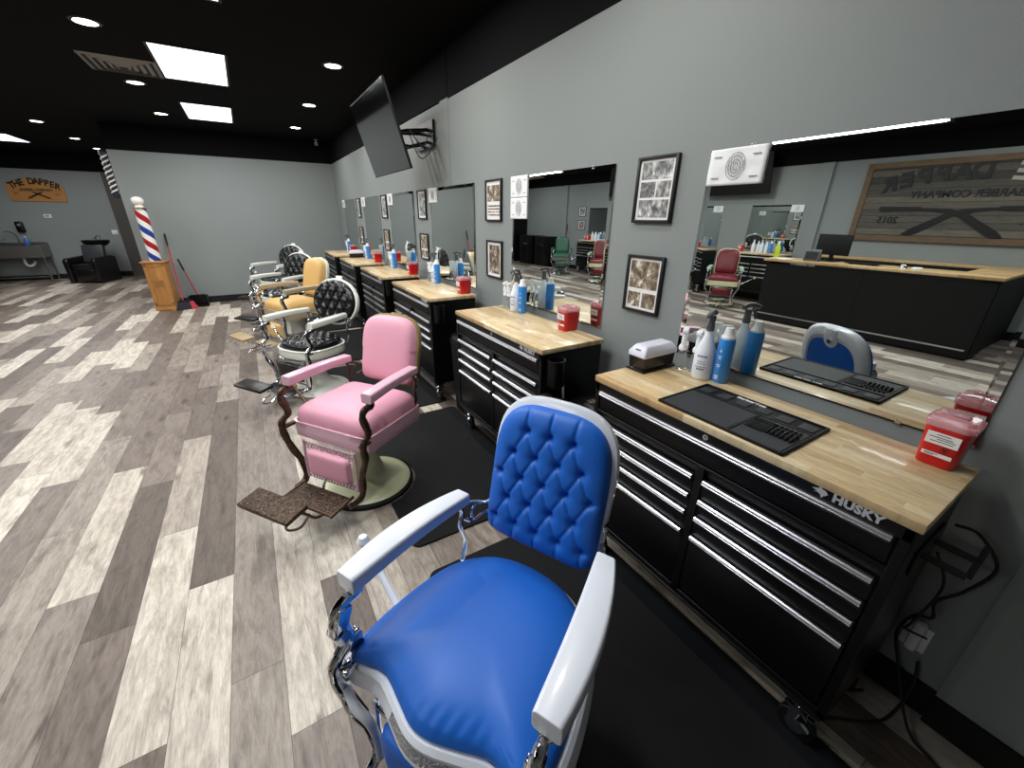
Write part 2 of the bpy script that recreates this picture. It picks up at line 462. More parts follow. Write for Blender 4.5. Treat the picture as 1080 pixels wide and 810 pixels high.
def panel_at(x, y, label):
    global pan0
    if pan0 is None:
        t = thing('ceiling_light_panel', label, 'ceiling light', (x, y, CH), group='rectangular ceiling light panels')
        b = nb()
        for s in (-1, 1):
            box(b, (s*.305, 0, -.004), (.022, 1.24, .008)); box(b, (0, s*.61, -.004), (.6, .02, .008))
        obj('frame', b, m_trim, t, smooth=False)
        b = nb(); box(b, (0, 0, -.003), (.588, 1.2, .004)); obj('diffuser', b, m_panel, t, smooth=False)
        area_light('lamp', (0, 0, -.012), .57, 1.17, PANEL_W, (.9, .96, 1), t)
        pan0 = t; return t
    return dup(pan0, (x, y, CH), 0, label)
panel_at(-.165, 6.13, 'large bright ceiling panel beside the square vent')
panel_at(-.165, 8.6, 'bright ceiling panel farther back, before the far wall')
for y in (1.8, 3.68): panel_at(-.16, y, 'bright rectangular panel in the ceiling behind the photographer' if y < 3 else 'bright ceiling panel overhead, only its end in view at the top')
panel_at(-4.03, 13.65, 'bright ceiling panel over the sink in the back room')
for y in (.6, 3.1, 5.6, 8.3, 10.9): panel_at(-3.98, y, 'bright ceiling panel over the reception side, %s from the near end' % ORD[i])
vt0 = thing('air_vent', 'square slatted air vent beside the large bright ceiling panel', 'vent', (-.785, 6.49, CH), group='ceiling air vents')
b = nb()
for k, s in enumerate((.29, .225, .16, .10, .05)):
    z0 = -.004-.003*k
    for q in range(4):
        rm = Matrix.Rotation(q*PI/2, 3, 'Z')
        box(b, rm @ Vector((0, s, z0)), (2*s+.03, .034, .004), rot=rm @ Matrix.Rotation(.35, 3, 'X'))
obj('louvres', b, m_vent, vt0, smooth=False)
b = nb(); box(b, (0, 0, -.002), (.56, .56, .003)); obj('backing', b, m_vent_dark, vt0, smooth=False)
dup(vt0, (-4.65, 13.2, CH), 0, 'square slatted air vent over the back room at the left edge')
t = thing('security_camera', 'small white security camera under the ceiling in the far right corner', 'camera', (1.56, 10.2, CH))
b = nb(); lathe(b, [(0, -.01), (.03, -.01), (.034, 0), (0, 0)], seg=16); obj('mount', b, m_white, t)
b = nb(); cyl(b, (0, 0, -.008), (0, -.02, -.06), .008); cyl(b, (.0, .02, -.06), (-.01, -.07, -.085), .027, .03, 16); obj('body', b, m_white, t)
b = nb(); cyl(b, (-.0101, -.068, -.0845), (-.0105, -.075, -.0865), .02, .02, 14); obj('lens', b, m_inkblack, t)

# ================================================================== tool-chest workstations
CW, CDp = 1.17, .468            # width (y) and depth (x) ; local origin = front near corner on the floor
def bar_handle(bm, y0, y1, z):
    pr = [(-.003, z-.012), (-.003, z+.012), (-.016, z+.012), (-.021, z+.008), (-.0225, z+.002), (-.0205, z+.001), (-.0225, z-.001), (-.021, z-.008), (-.016, z-.012)]
    A = [bm.verts.new((.012+a, y0, b)) for a, b in pr]; B = [bm.verts.new((.012+a, y1, b)) for a, b in pr]
    n = len(pr); bm.faces.new(A); bm.faces.new(B[::-1])
    for i in range(n): bm.faces.new((A[i], B[i], B[(i+1) % n], A[(i+1) % n]))
def caster(parent, x, y, swivel, front):
    b = nb(); cyl(b, (x-.016, y, .06), (x+.016, y, .06), .06, seg=24)
    w_ = obj('caster', b, m_wheel, parent, bevel=.004)
    b = nb(); cyl(b, (x-.018, y, .06), (x+.018, y, .06), .03, seg=16); obj('hub', b, m_chrome, w_)
    b = nb()
    for s in (-1, 1): prism(b, [(y-.02, .05), (y+.02, .05), (y+.035, .15), (y-.03, .15)], 'x', x+s*.022-.002, x+s*.022+.002)
    box(b, (x, y, .152), (.07, .09, .008)); cyl(b, (x, y, .154), (x, y, .18), .024, seg=14)
    box(b, (x, y, .186), (.085, .1, .008))
    if front: box(b, (x-.03, y-.02, .1), (.02, .05, .018), rot=Matrix.Rotation(.5, 3, 'X'), bev=.004)
    obj('caster_bracket', b, m_chrome if front else m_steel, w_)
def make_cabinet(label, logo=True):
    t = thing('tool_cabinet', label, 'cabinet', group='black rolling tool cabinets with wood tops')
    b = nb()
    box(b, (CDp/2+.006, CW/2, .62), (CDp-.03, CW-.02, .78-.012))        # carcass (z .236-1.004)
    # raised face frame
    for y in (.022, CW-.022): box(b, (.012, y, .62), (.018, .026, .78))
    box(b, (.012, CW/2, .99), (.018, CW-.02, .04)); box(b, (.012, CW/2, .868), (.016, CW-.06, .014))
    box(b, (.012, (.722+.681)/2-.121, .555), (.018, .034, .63)); box(b, (.012, CW/2, .245), (.018, CW-.02, .03))
    box(b, (.0, CW/2, .232), (.012, CW-.03, .012)); box(b, (CDp/2+.006, CW/2, .21), (CDp-.06, CW-.06, .03))
    obj('body', b, m_black, t, bevel=.003)
    b = nb(); box(b, (CDp/2, CW/2, T-.015), (CDp, CW, .03), bev=.004); obj('worktop', b, m_wood, t)
    def drawer(y0, y1, z0, z1):
        b = nb(); box(b, (.012, (y0+y1)/2, (z0+z1)/2), (.012, y1-y0, z1-z0), bev=.004)
        d = obj('drawer', b, m_recess, t)
        b = nb(); bar_handle(b, y0+.006, y1-.006, z1-.011); obj('handle', b, m_alu, d, smooth=False)
    drawer(.040, 1.13, .879, .972)
    rows = [(.738, .822), (.658, .734), (.563, .654), (.27, .559)]
    for z0, z1 in rows:
        drawer(.040, .564, z0, z1); drawer(.598, 1.13, z0, z1)
    b = nb(); cyl(b, (.0, .587, .993), (.004, .587, .993), .011, seg=20); lk = obj('lock', b, m_chrome, t)
    b = nb(); box(b, (-.0005, .587, .993), (.001, .002, .009)); obj('keyhole', b, m_inkblack, lk, smooth=False)
    if logo:
        b = nb()
        mt = basis((.0015, .132, .9855), (0, -1, 0), (0, 0, 1))
        text_into(b, 'HUSKY', .035, mt, .0006, .0018, align='CENTER', spacing=1.06)
        # arrow-like dog head mark
        hd = [(0, .012), (.012, .017), (.018, .027), (.021, .019), (.030, .017), (.036, .010), (.028, .001), (.024, -.006), (.020, .003), (.012, .006), (.006, .004), (.012, .010)]
        prism(b, [(.242-a*1.15, .986+c*1.1) for a, c in hd], 'x', -.0002+.001, .0022)
        obj('badge', b, M('badge_silver', 'a9abae', .4), t, smooth=False)
    for x, y, f in ((.07, .075, True), (.07, CW-.075, True), (CDp-.06, .075, False), (CDp-.06, CW-.075, False)): caster(t, x, y, 0, f)
    # side pull bar
    b = nb(); tube(b, spline([(.10, -.0, .93), (.10, -.03, .925), (.24, -.034, .925), (.38, -.03, .925), (.38, -.0, .93)], 5), .008, 8)
    b.free()
    return t
cabY = [.121, 1.717, 3.43, 4.98, 6.55, 8.2]
CX = 1.281
clab = ['nearest black tool cabinet, behind the blue chair, with the black tool mat', 'second black tool cabinet, behind the pink chair, under the open mirror view',
        'third black tool cabinet, behind the pink backrest', 'fourth black tool cabinet, behind the round black backrest', 'fifth black tool cabinet, with the white box on its worktop', 'farthest black tool cabinet, in the corner by the far wall']
cab0 = make_cabinet(clab[0]); cab0.location = (CX, cabY[0], 0)
for k in range(1, 6): dup(cab0, (CX, cabY[k], 0), 0, clab[k])
oclab = ['reflected black tool cabinet behind the maroon chair beside the reception desk', 'reflected black tool cabinet left of the maroon chair, in the near mirror', 'black tool cabinet across the room between the maroon chairs', 'black tool cabinet across the room beside the green chair']
ocabY = [5.6, 7.33, 9.1, 10.85]
for k, y in enumerate(ocabY): dup(cab0, (-5.66, y, 0), PI, oclab[k])

# ------------------------------------------------------------------ mirrors on the wall
def make_mirror(w_, label):
    """local origin: centre bottom on the wall plane, facing -x, y along the wall"""
    t = thing('wall_mirror', label, 'mirror', group='frameless wall mirrors')
    h, th, bv = .944, .006, .030
    b = nb()
    o_ = [(-w_/2, 0), (w_/2, 0), (w_/2, h), (-w_/2, h)]; i_ = [(-w_/2+bv, .006), (w_/2-bv, .006), (w_/2-bv, h-bv), (-w_/2+bv, h-bv)]
    O = [b.verts.new((-.0047 if z > .1 else -.0087, y, z)) for y, z in o_]; I = [b.verts.new((-.0095, y, z)) for y, z in i_]; K = [b.verts.new((-.0035, y, z)) for y, z in o_]
    b.faces.new(I)
    for k in range(4):
        b.faces.new((O[k], O[(k+1) % 4], I[(k+1) % 4], I[k]))
        f = b.faces.new((K[k], K[(k+1) % 4], O[(k+1) % 4], O[k])); f.material_index = 1
    f = b.faces.new(K[::-1]); f.material_index = 1
    obj('glass', b, [m_mirror, m_mirror_edge], t, smooth=False)
    for yy, zz, s in ((-w_*.33, 0, 1), (w_*.33, 0, 1), (-w_*.33, h, -1), (w_*.33, h, -1)):
        b = nb(); box(b, (-.0105, yy, zz+s*.004), (.002, .018, .016), bev=.0008); box(b, (-.0055, yy, zz-s*.003), (.010, .018, .004)); cyl(b, (-.0105, yy, zz-s*.001), (-.0125, yy, zz-s*.001), .003, seg=10)
        obj('clip', b, m_chrome, t, smooth=False)
    return t
def mir_at(x, y0, y1, label, rot=0):
    t = make_mirror(y1-y0, label); t.location = (x, (y0+y1)/2, 1.067); t.rotation_euler[2] = rot; return t
for y0, y1, lab in ((.164, 1.27, 'large frameless mirror over the nearest worktop'), (1.85, 2.942, 'frameless mirror over the second worktop, showing the green chair'), (3.603, 4.704, 'third frameless mirror from the camera, next to two framed pictures'),
                    (5.27, 6.33, 'fourth frameless mirror from the camera'), (6.87, 7.92, 'fifth frameless mirror from the camera'), (8.6, 9.65, 'farthest frameless mirror, near the far corner')):
    mir_at(WX, y0, y1, lab)
for y0, y1, lab in ((4.48, 5.56, 'mirror on the opposite wall seen above the reception desk'), (6.23, 7.3, 'mirror on the opposite wall seen left of the maroon chair'), (8.05, 9.1, 'mirror on the opposite wall behind the farther maroon chair'), (9.87, 10.94, 'mirror on the opposite wall seen right of the green chair')):
    mir_at(OX, y0, y1, lab, PI)

# ------------------------------------------------------------------ framed photographs
def photo_mat(name, tint, seed, scale=9):
    m = M(name, '808080', .45); g = NG(m); P, X, Y, Z = g.pos()
    v = g.comb(g.math('ADD', X, seed*3.1), g.math('ADD', Y, seed*1.7), g.math('MULTIPLY', Z, .8))
    a = g.noise(v, scale*1.5, 7, .7, .25)
    c = g.ramp(a, [(.34, tuple(x*.12 for x in lin(tint)[:3])+(1,)), (.47, tuple(x*.45 for x in lin(tint)[:3])+(1,)), (.55, tint), (.66, 'f2f0ea')])
    g.l(c, g.p.inputs['Base Color']); return m
ph_bw = [photo_mat('photo_bw', 'a5a7a6', 3, 17), photo_mat('photo_bw', '9d9e9e', 8, 14)]
ph_sep = [photo_mat('photo_sepia', 'a3917a', 5, 13), photo_mat('photo_sepia', '8f7d68', 11, 16)]
def picture(y0, y1, z0, z1, panes, label, wall=WX, rot=0, mats=None):
    t = thing('picture_frame', label, 'picture', (wall, (y0+y1)/2, z0), rot, 'black framed old photographs')
    w_, h = y1-y0, z1-z0; fw = .016
    b = nb()
    for s in (-1, 1):
        box(b, (-.011, s*(w_/2-fw/2), h/2), (.02, fw, h), bev=.003)
    box(b, (-.011, 0, fw/2), (.02, w_-2*fw+.002, fw), bev=.003); box(b, (-.011, 0, h-fw/2), (.02, w_-2*fw+.002, fw), bev=.003)
    obj('frame', b, m_frame, t)
    b = nb(); box(b, (-.007, 0, h/2), (.004, w_-2*fw+.002, h-2*fw+.002)); mt = obj('mount_board', b, m_label, t, smooth=False)
    for k, (a0, a1, c0, c1) in enumerate(panes):       # fractions, y to the left as seen
        iw, ih = w_-2*fw, h-2*fw
        b = nb(); box(b, (-.0095, (w_/2-fw)-iw*(a0+a1)/2, fw+ih*(1-(c0+c1)/2)), (.001, iw*(a1-a0), ih*(c1-c0)))
        obj('photograph', b, (mats or ph_bw)[k % len(mats or ph_bw)], mt, smooth=False)
    return t
tri = [(.07, .93, .04, .32), (.07, .5, .36, .62), (.54, .93, .36, .62), (.07, .93, .66, .96)]
bt3 = [(.05, .93, .05, .58), (.05, .45, .66, .95), (.52, .93, .66, .95)]
calp = [(.06, .94, .10, .52), (.08, .92, .62, .66), (.08, .92, .70, .74), (.08, .92, .78, .82), (.08, .92, .86, .90)]
one = [(.12, .88, .08, .92)]
picture(1.428, 1.68, 1.705, 2.021, tri, 'framed sheet of black and white street photographs right of the second mirror')
picture(1.423, 1.674, 1.228, 1.54, bt3, 'framed sepia photographs with a portrait, right of the second mirror', mats=ph_sep)
picture(3.105, 3.378, 1.69, 2.018, calp, 'framed sepia photograph above lines of print, between the second and third mirrors', mats=ph_sep)
picture(3.092, 3.365, 1.215, 1.535, one, 'framed sepia figure photograph below another frame, left of the second mirror', mats=[ph_sep[1]])
for y, a, c in ((4.83, 'third', 'fourth'), (6.455, 'fourth', 'fifth'), (8.14, 'fifth', 'sixth')):
    picture(y, y+.275, 1.69, 2.012, one, 'upper narrow framed photograph between the %s and %s mirrors' % (a, c), mats=[ph_bw[0]])
    picture(y, y+.275, 1.225, 1.53, bt3, 'lower narrow framed photograph between the %s and %s mirrors' % (a, c), mats=ph_sep)
picture(11.12, 11.48, 1.76, 2.06, one, 'upper small framed picture on the opposite wall, seen in the second mirror', OX, PI, mats=[ph_bw[1]])
picture(11.12, 11.48, 1.34, 1.63, one, 'lower small framed picture on the opposite wall, seen in the second mirror', OX, PI, mats=[ph_sep[0]])
# paper diagrams stuck to the mirror corners
def head_sheet(yc, z0, w_, h, label, wall=WX, rot=0, crump=False):
    t = thing('paper_sheet', label, 'paper', (wall, yc, z0), rot, 'paper head diagrams on the mirrors')
    b = nb(); N = 14
    vs = [[b.verts.new((-.0135-(.004*noise.noise(Vector((i*.35, j*.3, yc*3))) if crump else 0)-(.0015), -w_/2+w_*i/N, h*j/N)) for j in range(N+1)] for i in range(N+1)]
    for i in range(N):
        for j in range(N): b.faces.new((vs[i][j], vs[i+1][j], vs[i+1][j+1], vs[i][j+1]))
    o = obj('sheet', b, m_paper, t)
    sm = o.modifiers.new('t', 'SOLIDIFY'); sm.thickness = .0006
    b = nb(); X_ = -.019 if crump else -.0158
    for rx, rz in ((.22, .36), (.17, .28), (.11, .18), (.05, .10)):
        tube(b, [(X_, w_*rx*math.cos(a)*(1 if w_ < h*1.3 else .75), h*.5+h*rz*math.sin(a)) for a in [2*PI*k/26 for k in range(26)]], .0011, 4, closed=True)
    for k in range(-3, 4):
        tube(b, [(X_, w_*.045*k, h*(.5+.34*math.cos(k*.35))), (X_, w_*.03*k, h*(.5-.30*math.cos(k*.35)))], .0006, 4)
    for s in (-1, 1):
        for q in (.2, .78): box(b, (X_, s*w_*.34, h*q), (.0006, w_*.14, .004))
    obj('diagram', b, m_ink, t, smooth=False)
    return t
head_sheet(1.139, 1.866, .25, .143, 'crumpled paper head diagram on the nearest mirror', crump=True)
head_sheet(2.84, 1.866, .235, .15, 'upper of two paper head diagrams on the second mirror')
head_sheet(2.84, 1.714, .235, .15, 'lower of two paper head diagrams on the second mirror')
for y, o_ in ((4.605, 'third'), (6.25, 'fourth'), (7.87, 'fifth'), (9.6, 'sixth')): head_sheet(y, 1.866, .25, .148, 'paper head diagram on the upper corner of the %s mirror' % o_)
head_sheet(4.6, 1.87, .25, .14, 'white sheet on the opposite mirror above the reception desk', OX, PI)
head_sheet(6.36, 1.87, .25, .14, 'white sheet on the opposite mirror left of the desk', OX, PI)

# ------------------------------------------------------------------ things on the worktops
def spray_can(label, loc):
    t = thing('spray_can', label, 'spray can', loc, 0, 'tall blue spray cans'); t.scale = (1.08, 1.08, 1.13)
    b = nb(); lathe(b, [(0, 0), (.029, 0), (.031, .003), (.031, .165), (.028, .178), (.0, .18)], seg=28); can = obj('can', b, m_canblue, t)
    b = nb(); prism(b, [(-.004, .128), (.004, .128), (0, .142)], 'x', -.0316, -.0308)
    for z, w_ in ((.11, .016), (.102, .012), (.075, .018), (.068, .012), (.03, .018), (.024, .014), (.018, .016)): box(b, (-.0311, 0, z), (.001, w_, .003))
    obj('printing', b, m_label, can, smooth=False)
    b = nb(); lathe(b, [(.0, .176), (.026, .177), (.027, .186), (.020, .196), (.018, .212), (.016, .222), (0, .224)], seg=24); obj('cap', b, m_whitecap, t)
    return t
def trigger(b, h, s=1.0):
    """spray head on top of height h, nozzle to -x"""
    cyl(b, (0, 0, h), (0, 0, h+.022*s), .014*s, .013*s, 16)
    tube(b, [(0, 0, h+.02*s), (0, 0, h+.05*s)], [.011*s, .013*s], 12)
    tube(b, spline([(.026*s, 0, h+.056*s), (.0, 0, h+.066*s), (-.03*s, 0, h+.062*s), (-.052*s, 0, h+.054*s)], 4), [.010*s]*8+[.009*s]*4+[.006*s], 10, flat=.85)
    tube(b, spline([(-.018*s, 0, h+.054*s), (-.030*s, 0, h+.034*s), (-.038*s, 0, h+.012*s)], 4), .0045*s, 8)
def spray_bottle(label, loc, rz=0):
    t = thing('spray_bottle', label, 'spray bottle', loc, rz, 'cloudy spray bottles'); t.scale = (1.03, 1.03, 1.06)
    b = nb(); lathe(b, [(0, 0), (.040, 0), (.043, .004), (.043, .11), (.040, .128), (.030, .155), (.018, .19), (.014, .208), (.013, .214)], seg=28); bt = obj('bottle', b, m_cloud, t)
    b = nb()
    for z, w_, n in ((.105, .04, 5), (.082, .03, 3), (.072, .034, 4), (.058, .044, 6), (.048, .03, 4)):
        for k in range(n):
            a = PI + (-.5+(k+.5)/n)*w_/.043*1.1
            box(b, (.0434*math.cos(a), .0434*math.sin(a), z), (.0008, w_/n*.72, .007 if z > .1 or z < .05 else .003), rot=Matrix.Rotation(a, 3, 'Z'))
    obj('printing', b, m_blueink, bt, smooth=False)
    b = nb(); trigger(b, .212, 1.25); obj('trigger_head', b, m_grey_pl, t)
    return t
def small_sprayer(label, loc, rz=0):
    t = thing('small_spray_bottle', label, 'spray bottle', loc, rz, 'small clear sprayers with white heads'); t.scale = (1.1,)*3
    b = nb(); lathe(b, [(0, 0), (.024, 0), (.026, .003), (.026, .03), (.022, .06), (.013, .085), (.012, .095)], seg=22); obj('bottle', b, m_clear, t)
    b = nb(); lathe(b, [(0, .088), (.018, .088), (.019, .1), (.014, .11), (0, .11)], seg=18); obj('collar', b, m_whitecap, t)
    b = nb()
    prism(b, [(-.028, .182), (.018, .186), (.022, .17), (.014, .11), (-.006, .11), (-.004, .155), (-.016, .165), (-.03, .168)], 'y', -.011, .011)
    prism(b, [(-.02, .166), (-.012, .166), (-.026, .115), (-.033, .118)], 'y', -.006, .006)
    obj('trigger_head', b, m_whitecap, t, bevel=.003)
    return t
def sharps(label, loc, rz=0):
    t = thing('sharps_container', label, 'sharps container', loc, rz, 'red sharps containers')
    b = nb(); R0 = superR(1, 1, 5); rings = []
    prof = [(.041, .052, 0), (.044, .055, .004), (.050, .061, .12), (.052, .063, .128)]
    for a_, c_, z in prof:
        Rf = superR(c_, a_, 6); rings.append([b.verts.new((Rf(q)*math.cos(q), Rf(q)*math.sin(q), z)) for q in [2*PI*k/40 for k in range(40)]])
    for p_, q_ in zip(rings, rings[1:]):
        for k in range(40): b.faces.new((p_[k], p_[(k+1) % 40], q_[(k+1) % 40], q_[k]))
    b.faces.new(rings[0][::-1]); b.faces.new(rings[-1]); bd = obj('body', b, m_red, t)
    b = nb(); rings = []
    for a_, c_, z in [(.055, .066, .126), (.056, .067, .143), (.050, .060, .146), (.047, .057, .155), (.03, .04, .157)]:
        Rf = superR(c_, a_, 5); rings.append([b.verts.new((Rf(q)*math.cos(q), Rf(q)*math.sin(q), z)) for q in [2*PI*k/40 for k in range(40)]])
    for p_, q_ in zip(rings, rings[1:]):
        for k in range(40): b.faces.new((p_[k], p_[(k+1) % 40], q_[(k+1) % 40], q_[k]))
    b.faces.new(rings[0][::-1]); b.faces.new(rings[-1])
    box(b, (-.012, 0, .160), (.03, .05, .006), bev=.002); lid = obj('lid', b, m_redlid, t)
    for s in (-1, 1):
        rm = Matrix.Rotation(-.05*s*-1, 3, 'Y')
        b = nb()
        for zz, ww, hh in ((.092, .072, .038), (.04, .066, .012)): box(b, (s*(.0575+.06*(zz/.9)), 0, zz), (.0012, ww, hh), rot=Matrix.Rotation(s*.055, 3, 'Y'), bev=.0005)
        lb = obj('label', b, m_label, bd, smooth=False)
        b = nb()
        for zz, w0, y_ in ((.104, .03, 0), (.096, .05, .004), (.09, .04, -.008), (.083, .05, 0), (.042, .03, .012), (.038, .02, .016)): box(b, (s*(.0583+.06*(zz/.9)), y_, zz), (.0008, w0, .0018))
        # biohazard mark: three open rings and a centre
        zc = .061; xo = s*(.0584+.06*(zc/.9))
        for k in range(3):
            a = PI/2+k*2*PI/3; cy, cz = .0055*math.cos(a)-.012, zc+.0055*math.sin(a)
            tube(b, [(xo, cy+.0045*math.cos(q), cz+.0045*math.sin(q)) for q in [a+.5+(2*PI-1)*j/12 for j in range(13)]], .001, 4)
        obj('print', b, m_inkblack, bd, smooth=False)
    return t
def dispenser(label, loc, rz=0):
    t = thing('neck_strip_dispenser', label, 'dispenser', loc, rz, 'white and black neck strip dispensers')
    b = nb(); box(b, (0, -.005, .004), (.25, .11, .008), bev=.003); obj('tray', b, m_blackmat, t)
    b = nb(); prism(b, [(-.108, .012), (.105, .012), (.110, .07), (-.116, .07)], 'y', -.047, .047); box(b, (-.02, 0, .010), (.2, .08, .006)); obj('box_body', b, m_smoke, t, bevel=.006)
    b = nb(); A = []
    for z, sx_, sy_ in ((.068, .119, .053), (.092, .117, .052), (.12, .095, .037), (.125, .088, .031)):
        A.append([b.verts.new((sx_*i, sy_*j, z)) for i, j in ((-1, -1), (1, -1), (1, 1), (-1, 1))])
    for p_, q_ in zip(A, A[1:]):
        for k in range(4): b.faces.new((p_[k], p_[(k+1) % 4], q_[(k+1) % 4], q_[k]))
    b.faces.new(A[0][::-1]); b.faces.new(A[-1]); lid = obj('lid', b, M('lid_lilac_white', 'dfe0ee', .3), t, bevel=.006)
    b = nb(); box(b, (-.109, 0, .103), (.002, .03, .008), rot=Matrix.Rotation(.75, 3, 'Y')); obj('badge', b, m_grey_pl, lid, smooth=False)
    return t
N_ = ['nearest', 'second', 'third', 'fourth', 'fifth', 'farthest']
can0_ = None
pos = [dict(can=(1.716, .945), bot=(1.69, 1.02), sm=[(1.710, 1.150), (1.728, 1.086)], sh=(1.695, .207)),
       dict(can=(1.70, 2.565), bot=(1.70, 2.655), sm=[(1.70, 2.81), (1.70, 2.75)], sh=(1.69, 2.0)),
       dict(can=(1.69, 4.25), bot=(1.70, 4.335), sm=[(1.70, 4.49), (1.70, 4.43)], sh=(1.68, 3.555)),
       dict(can=(1.69, 5.83), bot=(1.70, 5.91), sm=[(1.70, 6.065), (1.70, 6.005)], sh=(1.69, 5.06)),
       dict(can=(1.69, 7.33), bot=(1.70, 7.41), sm=[(1.70, 7.565), (1.70, 7.505)], sh=(1.68, 6.69)),
       dict(can=(1.69, 8.87), bot=(1.70, 8.96), sm=[(1.70, 9.115), (1.70, 9.055)], sh=(1.70, 8.55))]
proto = {}
for k, p_ in enumerate(pos):
    z = T+.0005
    def put(key, fn, loc, label, rz=0):
        if key not in proto: proto[key] = fn(label, loc, rz) if fn is not spray_can else fn(label, loc)
        else: dup(proto[key], loc, rz, label)
    put('can', spray_can, (*p_['can'], z), 'tall blue spray can with white cap on the %s worktop' % N_[k], .45)
    put('bot', spray_bottle, (*p_['bot'], z), 'cloudy white spray bottle with grey trigger on the %s worktop' % N_[k], .3)
    put('sm', small_sprayer, (*p_['sm'][0], z), 'left one of two small clear sprayers with white heads on the %s worktop' % N_[k], .5)
    put('sm', small_sprayer, (*p_['sm'][1], z), 'right one of two small clear sprayers with white heads on the %s worktop' % N_[k], .4)
    put('sh', sharps, (*p_['sh'], z), 'red sharps container on the %s worktop from the camera' % N_[k], .0)
d0 = dispenser('white and black neck strip dispenser on the nearest worktop', (1.604, 1.238, T+.0005))
dup(d0, (1.56, 7.66, T+.0005), 0, 'white and black neck strip dispenser on the fifth worktop')
# rubber tool mat
t = thing('tool_mat', 'black rubber barber tool mat on the nearest worktop', 'mat', (1.458, .703, T+.0005))
b = nb(); box(b, (0, 0, .003), (.325, .476, .006), bev=.002); 
for s in (-1, 1): box(b, (s*.158, 0, .008), (.009, .476, .006), bev=.002); box(b, (0, s*.2335, .008), (.325, .009, .006), bev=.002)
box(b, (.055, .0, .0075), (.006, .465, .004)); box(b, (-.055, -.05, .0075), (.21, .006, .004))
obj('base', b, m_blackmat, t)
m_matgrey = M('mat_grey_rubber', '2c2e31', .6, bump=.3, bscale=500)
b = nb(); box(b, (-.051, .092, .0068), (.20, .27, .002)); obj('grip_pad', b, m_matgrey, t, smooth=False)
b = nb()
for k in range(6):
    b = nb(); box(b, (.105, .195-.078*k, .0075), (.055, .05, .003), bev=.001); obj('blade_slot', b, m_matgrey, t)
b = nb(); box(b, (-.051, -.141, .0065), (.2, .165, .002)); g_ = obj('comb_rack', b, m_matgrey, t, smooth=False)
b = nb()
for k in range(8):
    y = -.066-.008*k; tube(b, spline([(.03, y, .009), (-.02, y, .017), (-.07, y, .009)], 4), .0028, 6)
for k in range(6):
    y = -.135-.015*k
    box(b, (.02, y+.004, .011), (.013, .007, .009)); tube(b, spline([(-.005, y, .009), (-.03, y, .019), (-.065, y, .010)], 4), .0052, 6)
obj('comb_ridges', b, m_blackmat, g_)
b = nb(); text_into(b, 'BarberTop', .026, basis((.138, .03, .0075), (0, -1, 0), (1, 0, 0)), .0004, .0009); obj('lettering', b, m_label, t, smooth=False)
# side accessories of the cabinets
def cup_holder(y, label):
    t = thing('cup_holder', label, 'cup holder', (1.345, y-.058, .83), 0, 'black cup holders on the cabinet sides')
    b = nb(); lathe(b, [(0, 0), (.046, 0), (.049, .004), (.049, .15), (.053, .152), (.053, .16), (.046, .16), (.045, .01), (0, .01)], seg=30); obj('cup', b, m_black, t)
    b = nb(); box(b, (0, .052, .07), (.06, .008, .10), bev=.002); obj('bracket', b, m_black, t)
    return t
for k, n in ((1, 'second'), (2, 'third'), (3, 'fourth')): cup_holder(cabY[k]+.008, 'round black cup holder on the near side of the %s cabinet' % n)
def tool_pocket(y, label):
    t = thing('tool_holster', label, 'holster', (1.36, y-.04, .56), 0, 'black tool holsters on the cabinet sides')
    b = nb()
    for x0, w_, h in ((-.06, .055, .22), (0, .05, .19), (.055, .05, .17)): box(b, (x0, 0, h/2), (w_, .06, h), bev=.012)
    obj('pockets', b, m_blackmat, t)
    return t
tool_pocket(cabY[1]+.008, 'black tool holster below the cup holder on the second cabinet')
t = thing('hair_trimmer', 'silver trimmer standing in the holster on the second cabinet', 'trimmer', (1.415, cabY[1]-.032, .70))
b = nb(); tube(b, [(0, 0, 0), (.003, 0, .05), (0, 0, .11)], [.014, .018, .015], 12, flat=.6); obj('body', b, m_alu, t)
b = nb(); box(b, (0, 0, .113), (.028, .012, .008)); obj('blade', b, m_steel, t, smooth=False)
t = thing('side_hook_rack', 'black two-arm rack with upturned tips on the nearest cabinet side', 'rack', (0, 0, 0))
b = nb(); box(b, (1.53, .1265, .84), (.24, .008, .08), bev=.002); obj('plate', b, m_black, t)
for x in (1.465, 1.57):
    b = nb(); box(b, (x, .08, .85), (.032, .09, .005)); box(b, (x+.04, .033, .855), (.07, .014, .004), rot=Matrix.Rotation(-.25, 3, 'Y')); obj('arm', b, m_black, t, smooth=False)
def bin_(y, label):
    t = thing('waste_bin', label, 'waste bin', (1.55, y, 0), 0, 'black waste bins between the cabinets')
    b = nb(); A = []
    for z, a_, c_ in ((0, .13, .12), (.01, .135, .125), (.66, .16, .15), (.67, .16, .15)):
        Rf = superR(a_, c_, 6); A.append([b.verts.new((Rf(q)*math.cos(q), Rf(q)*math.sin(q), z)) for q in [2*PI*k/36 for k in range(36)]])
    for p_, q_ in zip(A, A[1:]):
        for k in range(36): b.faces.new((p_[k], p_[(k+1) % 36], q_[(k+1) % 36], q_[k]))
    b.faces.new(A[0][::-1]); b.faces.new(A[-1]); obj('bin_body', b, m_blackmat, t)
    b = nb(); A = []
    for z, s in ((.66, 1.04), (.69, 1.04), (.74, .92), (.775, .6), (.785, .1)):
        Rf = superR(.165*s, .155*s, 5); A.append([b.verts.new((Rf(q)*math.cos(q), Rf(q)*math.sin(q), z)) for q in [2*PI*k/36 for k in range(36)]])
    for p_, q_ in zip(A, A[1:]):
        for k in range(36): b.faces.new((p_[k], p_[(k+1) % 36], q_[(k+1) % 36], q_[k]))
    b.faces.new(A[0][::-1]); b.faces.new(A[-1]); obj('lid', b, m_black, t)
